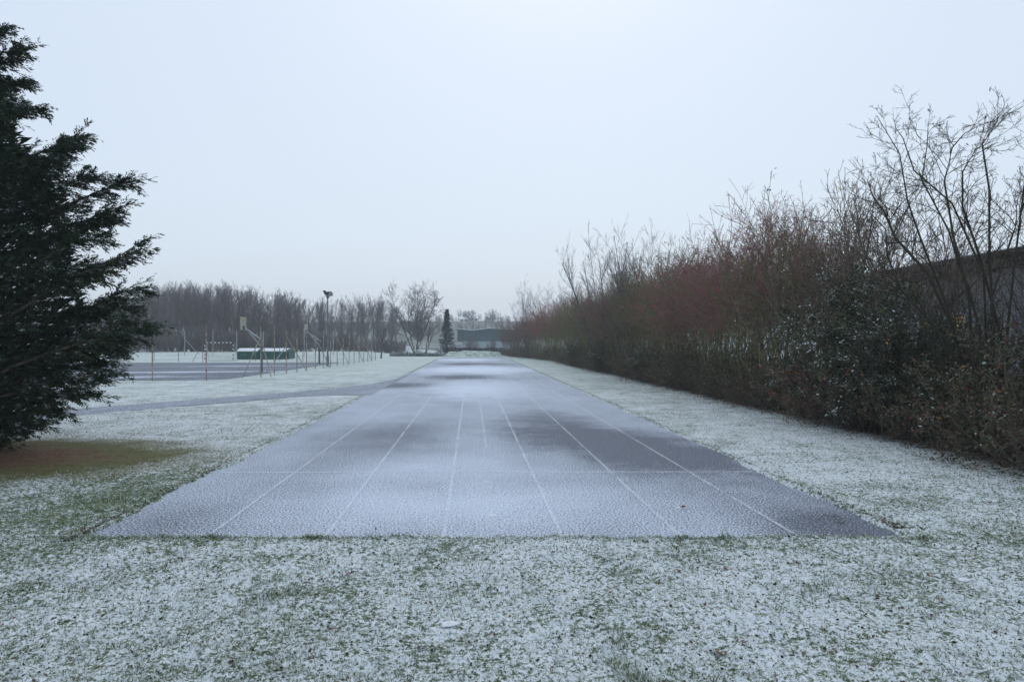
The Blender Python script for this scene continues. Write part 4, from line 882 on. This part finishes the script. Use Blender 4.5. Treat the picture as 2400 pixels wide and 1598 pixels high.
# ------------------------------------------------------------------ grass, leaf litter, fallen leaves, twigs
def in_view(x, y):
    d = x * SA + y * CA; lat = x * CA - y * SA; return (d > 3.2) & (np.abs(lat) < d * .80 + .4)
def blades():
    rg = np.random.default_rng(61); P = []
    for (n, d0, d1, pw) in ((330000, 3.6, 9.5, 1.6), (130000, 9.5, 20, 1.3)):
        u = rg.random(n); d = d0 + (d1 - d0) * u ** pw; lat = rg.uniform(-1, 1, n) * (d * .79 + .3); p = np.stack([lat * CA + d * SA, -lat * SA + d * CA], 1); P.append(p)
    p = np.concatenate(P); x, y = p[:, 0], p[:, 1]
    dens = .26 + .6 * sstep(.42, .76, vn(x * 1.1, y * 1.1, 41) * .4 + vn(x * 4.3, y * 4.3, 42) * .3 + vn(x * 11, y * 11, 46) * .3)
    hedge = sstep(8.6, 7.6, x); keep = (rg.random(len(p)) < dens * (.3 + .7 * hedge)); 
    edge = np.minimum(np.minimum(np.abs(x - XL), np.abs(x - XR)), np.abs(y - near_edge(x)))
    gz = ground_z(x, y); keep &= gz > 0.0
    p = p[keep]; gz = gz[keep]
    m = 5000                                                        # ragged rim along the paving
    ye = np.concatenate([7 + 75 * rg.random(m) ** 1.8, 7 + 75 * rg.random(m) ** 1.8]); xe = np.concatenate([XL - .05 - np.abs(rg.normal(size=m)) * .06, XR + .05 + np.abs(rg.normal(size=m)) * .06])
    xn = rg.uniform(XL - .2, XR + .2, 9000); yn = near_edge(xn) - .03 - np.abs(rg.normal(size=9000)) * .07
    x2, y2 = np.concatenate([xe, xn]), np.concatenate([ye, yn]); z2 = ground_z(x2, y2); k2 = (z2 > 0)
    nr = int(k2.sum()); p = np.concatenate([p, np.stack([x2, y2], 1)[k2]]); gz = np.concatenate([gz, z2[k2]])
    n = len(p); x, y = p[:, 0], p[:, 1]; dist = np.hypot(x, y)
    tuft = sstep(.62, .95, vn(x * 3.1, y * 3.1, 44) * .6 + vn(x * 9, y * 9, 45) * .4); L = rg.uniform(.018, .046, n) * (1 + .9 * tuft); w = (.0013 + .00016 * dist) * rg.uniform(.7, 1.3, n)
    az = rg.uniform(0, 2 * np.pi, n); lean = rg.uniform(.45, 1.4, n) * (1 - .35 * tuft); d = np.stack([np.cos(az) * np.sin(lean), np.sin(az) * np.sin(lean), np.cos(lean)], 1)
    side = np.stack([-np.sin(az), np.cos(az), np.zeros(n)], 1); B = np.stack([x, y, gz - .006], 1)
    mid = B + d * (L * .55)[:, None]; d2 = d.copy(); d2[:, 2] -= .45; tip = mid + norm(d2) * (L * .5)[:, None]
    ws = w[:, None] * side; V = np.stack([B - ws, B + ws, mid - ws * .8, mid + ws * .8, tip], 1).reshape(-1, 3)
    i0 = np.arange(n) * 5; Q = np.stack([i0, i0 + 1, i0 + 3, i0 + 2], 1); T = np.stack([i0 + 2, i0 + 3, i0 + 4], 1)
    val = np.where(rg.random(n) < .36 * (1 - .5 * tuft), rg.uniform(.72, 1, n), rg.uniform(0, .62, n) + .06 * (rg.random(n) < .3))
    bd = np.hypot((x - C(-9.9, 11.75)[0]) / 4.4, (y - C(-9.9, 11.75)[1]) / 2.3); val = np.where(bd < .9, rg.uniform(.3, .68, n), val)
    kp = ~((bd < .9) & (rg.random(n) < .72))
    V = V.reshape(n, 5, 3)[kp].reshape(-1, 3); n = int(kp.sum()); i0 = np.arange(n) * 5; Q = np.stack([i0, i0 + 1, i0 + 3, i0 + 2], 1); T = np.stack([i0 + 2, i0 + 3, i0 + 4], 1)
    o = obj('grass', mesh_data('grass', V, [Q, T], M['grass'], np.repeat(val[kp], 5)), label='short frosted grass blades poking through thin snow', kind='stuff')
blades()
def litter():
    rg = np.random.default_rng(71); n1, n2, n3 = 9000, 5200, 5200
    y1 = 8 + 66 * rg.random(n1) ** 1.7; x1 = hedge_x(y1) - .15 + rg.normal(size=n1) * .55
    y2 = 7 + 40 * rg.random(n2) ** 1.6; x2 = XR + (hedge_x(y2) - XR) * rg.random(n2) ** .55
    d3 = rg.uniform(3.7, 7.6, n3); l3 = rg.uniform(-1, 1, n3) * d3 * .78; q = np.stack([l3 * CA + d3 * SA, -l3 * SA + d3 * CA], 1)
    n4 = 5000; y4 = 7 + 60 * rg.random(n4) ** 1.8; x4 = np.where(rg.random(n4) < .55, XL - .03 - np.abs(rg.normal(size=n4)) * .07, XR + .03 + np.abs(rg.normal(size=n4)) * .07)
    x, y = np.concatenate([x1, x2, q[:, 0], x4]), np.concatenate([y1, y2, q[:, 1], y4]); z = ground_z(x, y); k = z > 0; x, y, z = x[k], y[k], z[k]; n = len(x)
    s = rg.uniform(.010, .030, n) * np.where(x > 7.6, 1.7, 1.0); V, F, A = leaves(np.stack([x, y, z + .006], 1), s, rg, flat=.75, asp=.75)
    obj('leaf_litter', mesh_data('leaf_litter', V, [F], M['litter'], A), label='small dark fallen leaves scattered over the snowy grass', kind='stuff')
litter()
def leaf_me(name, size, mat, seed):
    rg = np.random.default_rng(seed); n = 10; V = [(0, 0, .004)]
    for i in range(n): a = 2 * math.pi * i / n; r = size * (.5 if i % 2 else .92) * rg.uniform(.85, 1.15); V.append((r * math.cos(a) * .8, r * math.sin(a), .012 + .5 * size * (math.cos(a) ** 2) * rg.uniform(.2, .7)))
    V.append((0, -size * 1.25, .02)); V.append((.006, -size * 1.25, .02))
    F = [(0, i + 1, (i + 1) % n + 1) for i in range(n)] + [(0, n + 1, n + 2)]
    m = bpy.data.meshes.new(name); m.from_pydata(V, [], F); m.materials.append(mat); m.update(); return m
def leafc(nm, c, snow): return simple(nm, c, tuple(v * .5 for v in c), 40, .7, snow=snow)
LM = [leaf_me('fallen_leaf', .042, leafc('rust_brown_leaf', (.17, .055, .03), .35), 1), leaf_me('fallen_leaf', .036, leafc('orange_leaf', (.30, .10, .035), 0), 2), leaf_me('fallen_leaf', .055, leafc('tan_leaf', (.22, .15, .07), .2), 3), leaf_me('fallen_leaf', .034, leafc('dark_brown_leaf', (.045, .028, .022), .3), 4)]
def fallen(px, py, k, lb, s=1.0, gr=None, z=None):
    g = G(px, py); o = obj('fallen_leaf', LM[k], None, (g[0], g[1], (float(ground_z(g[0], g[1])) if z is None else z) + .004), label=lb, cat='leaf', group=gr); o.rotation_euler = (hr.uniform(-.3, .3), hr.uniform(-.3, .3), hr.uniform(0, 6.28)); o.scale = (s, s, s)
fallen(820, 1353, 0, 'rust-brown fallen leaf with a snowy edge on the grass just off the track end', 1.2); fallen(1590, 1347, 1, 'bright orange fallen leaf lying alone on the snowy grass'); fallen(1685, 1537, 2, 'large tan curled leaf lying on the snow', 1.35)
fallen(1602, 1191, 0, 'brown leaf with a lump of snow lying on the track', 1.2, z=.006); fallen(1700, 1240, 0, 'small reddish leaf lying on the track near the grass edge', .7, z=.006); fallen(1985, 1112, 0, 'rust leaf on the snowy verge between track and hedge')
for px, py in ((2040, 1228), (1885, 1215), (2088, 1216), (2320, 1188), (1744, 1518), (2055, 1402), (2245, 1255), (1700, 1340), (1660, 1325)): fallen(px, py, 0, 'small rust-brown leaf scattered on the snowy verge', hr.uniform(.6, .9), 'rust-brown leaves on the snow')
for px, py in ((1415, 1322), (1295, 1310), (630, 1325), (540, 1310), (420, 1500), (545, 1570), (1310, 1510), (1100, 1520), (2180, 1458), (2160, 1465), (1515, 1274), (1868, 1328), (1920, 1330), (100, 1262), (985, 1530)): fallen(px, py, 3, 'small dark brown leaf half sunk in the snowy lawn', hr.uniform(.7, 1.1), 'dark leaves on the lawn')
# fallen twig on the track corner
def twig():
    pts = [[(1910, 1224), (1930, 1213), (1950, 1211), (1958, 1219), (1976, 1229)], [(1950, 1211), (1966, 1216), (1980, 1222), (1978, 1228), (1968, 1229)], [(1958, 1219), (1960, 1226), (1964, 1228), (1968, 1230), (1970, 1230)]]
    g0 = G(1945, 1220); P = np.array([[G(a, b) - g0 + np.array([0, 0, .012 + .02 * (j % 2)]) for j, (a, b) in enumerate(s)] for s in pts]); P[:, :, 2] = np.abs(P[:, :, 2])
    s = Soup(); s.add(*segs_mesh(P, np.full(P.shape[:2], .0035), 6)); o = obj('fallen_twig', s.me('fallen_twig', M['twig_snow'], True), None, (g0[0], g0[1], .004), label='thin forked twig lying on the corner of the track', cat='twig')
M['twig_snow'] = barkmat('snowy_dead_twig', (.05, .042, .038), (.03, .026, .024), .25)
twig()
# old seed-head stem standing at the track end, and clods of snow
g = G(878, 1268); e = empty('seed_head', (g[0], g[1], .02), 0, label='dry thin weed stem with a dark seed head at the track end', cat='weed'); MB().tube((0, 0, 0), (.012, 0, .10), .0022, .0015, 5).build('stem', M['bark_brown'], e); MB().tube((.012, 0, .10), (.014, 0, .125), .010, .004, 6).build('head', M['bark_brown'], e)
def clod(px, py, s, lb, z=None):
    rg = np.random.default_rng(int(px)); g = G(px, py); n, m = 12, 6; V = []; F = []
    for j in range(m):
        ph = (j / (m - 1)) * math.pi / 2
        for i in range(n): a = 2 * math.pi * i / n; r = s * math.cos(ph) * (1 + .18 * rg.normal()); V.append((r * math.cos(a) * 1.4, r * math.sin(a), .45 * s * math.sin(ph) * (1 + .1 * rg.normal())))
    for j in range(m - 1):
        for i in range(n): F.append((j * n + i, j * n + (i + 1) % n, (j + 1) * n + (i + 1) % n, (j + 1) * n + i))
    o = obj('snow_clod', mesh_data('snow_clod', V, [F], M['snow'], smooth=True), None, (g[0], g[1], (float(ground_z(g[0], g[1])) if z is None else z) - .002), label=lb, cat='snow clod')
clod(1053, 1474, .045, 'rounded clod of snow on the grass below the middle of the track end'); clod(1155, 1208, .040, 'small flat clod of snow on the middle of the track', 0.0); clod(1330, 1287, .035, 'small clod of snow at the grass edge of the track'); clod(1595, 1190, .035, 'clod of snow beside the brown leaf on the track', .0); clod(2258, 1365, .04, 'clod of snow on the verge beyond the track corner')

# ------------------------------------------------------------------ winter haze
hz_ = MB().box((-530, -40, -8), (530, 600, 40))
t = bpy.data.materials.new('winter_haze'); t.use_nodes = True; t.node_tree.nodes.clear()
o_ = t.node_tree.nodes.new('ShaderNodeOutputMaterial'); v_ = t.node_tree.nodes.new('ShaderNodeVolumePrincipled')
v_.inputs['Color'].default_value = (.93, .97, 1.0, 1); v_.inputs['Density'].default_value = .00085; v_.inputs['Anisotropy'].default_value = 0.0
t.node_tree.links.new(v_.outputs[0], o_.inputs['Volume'])
hz_.build('haze', t, kind='stuff')
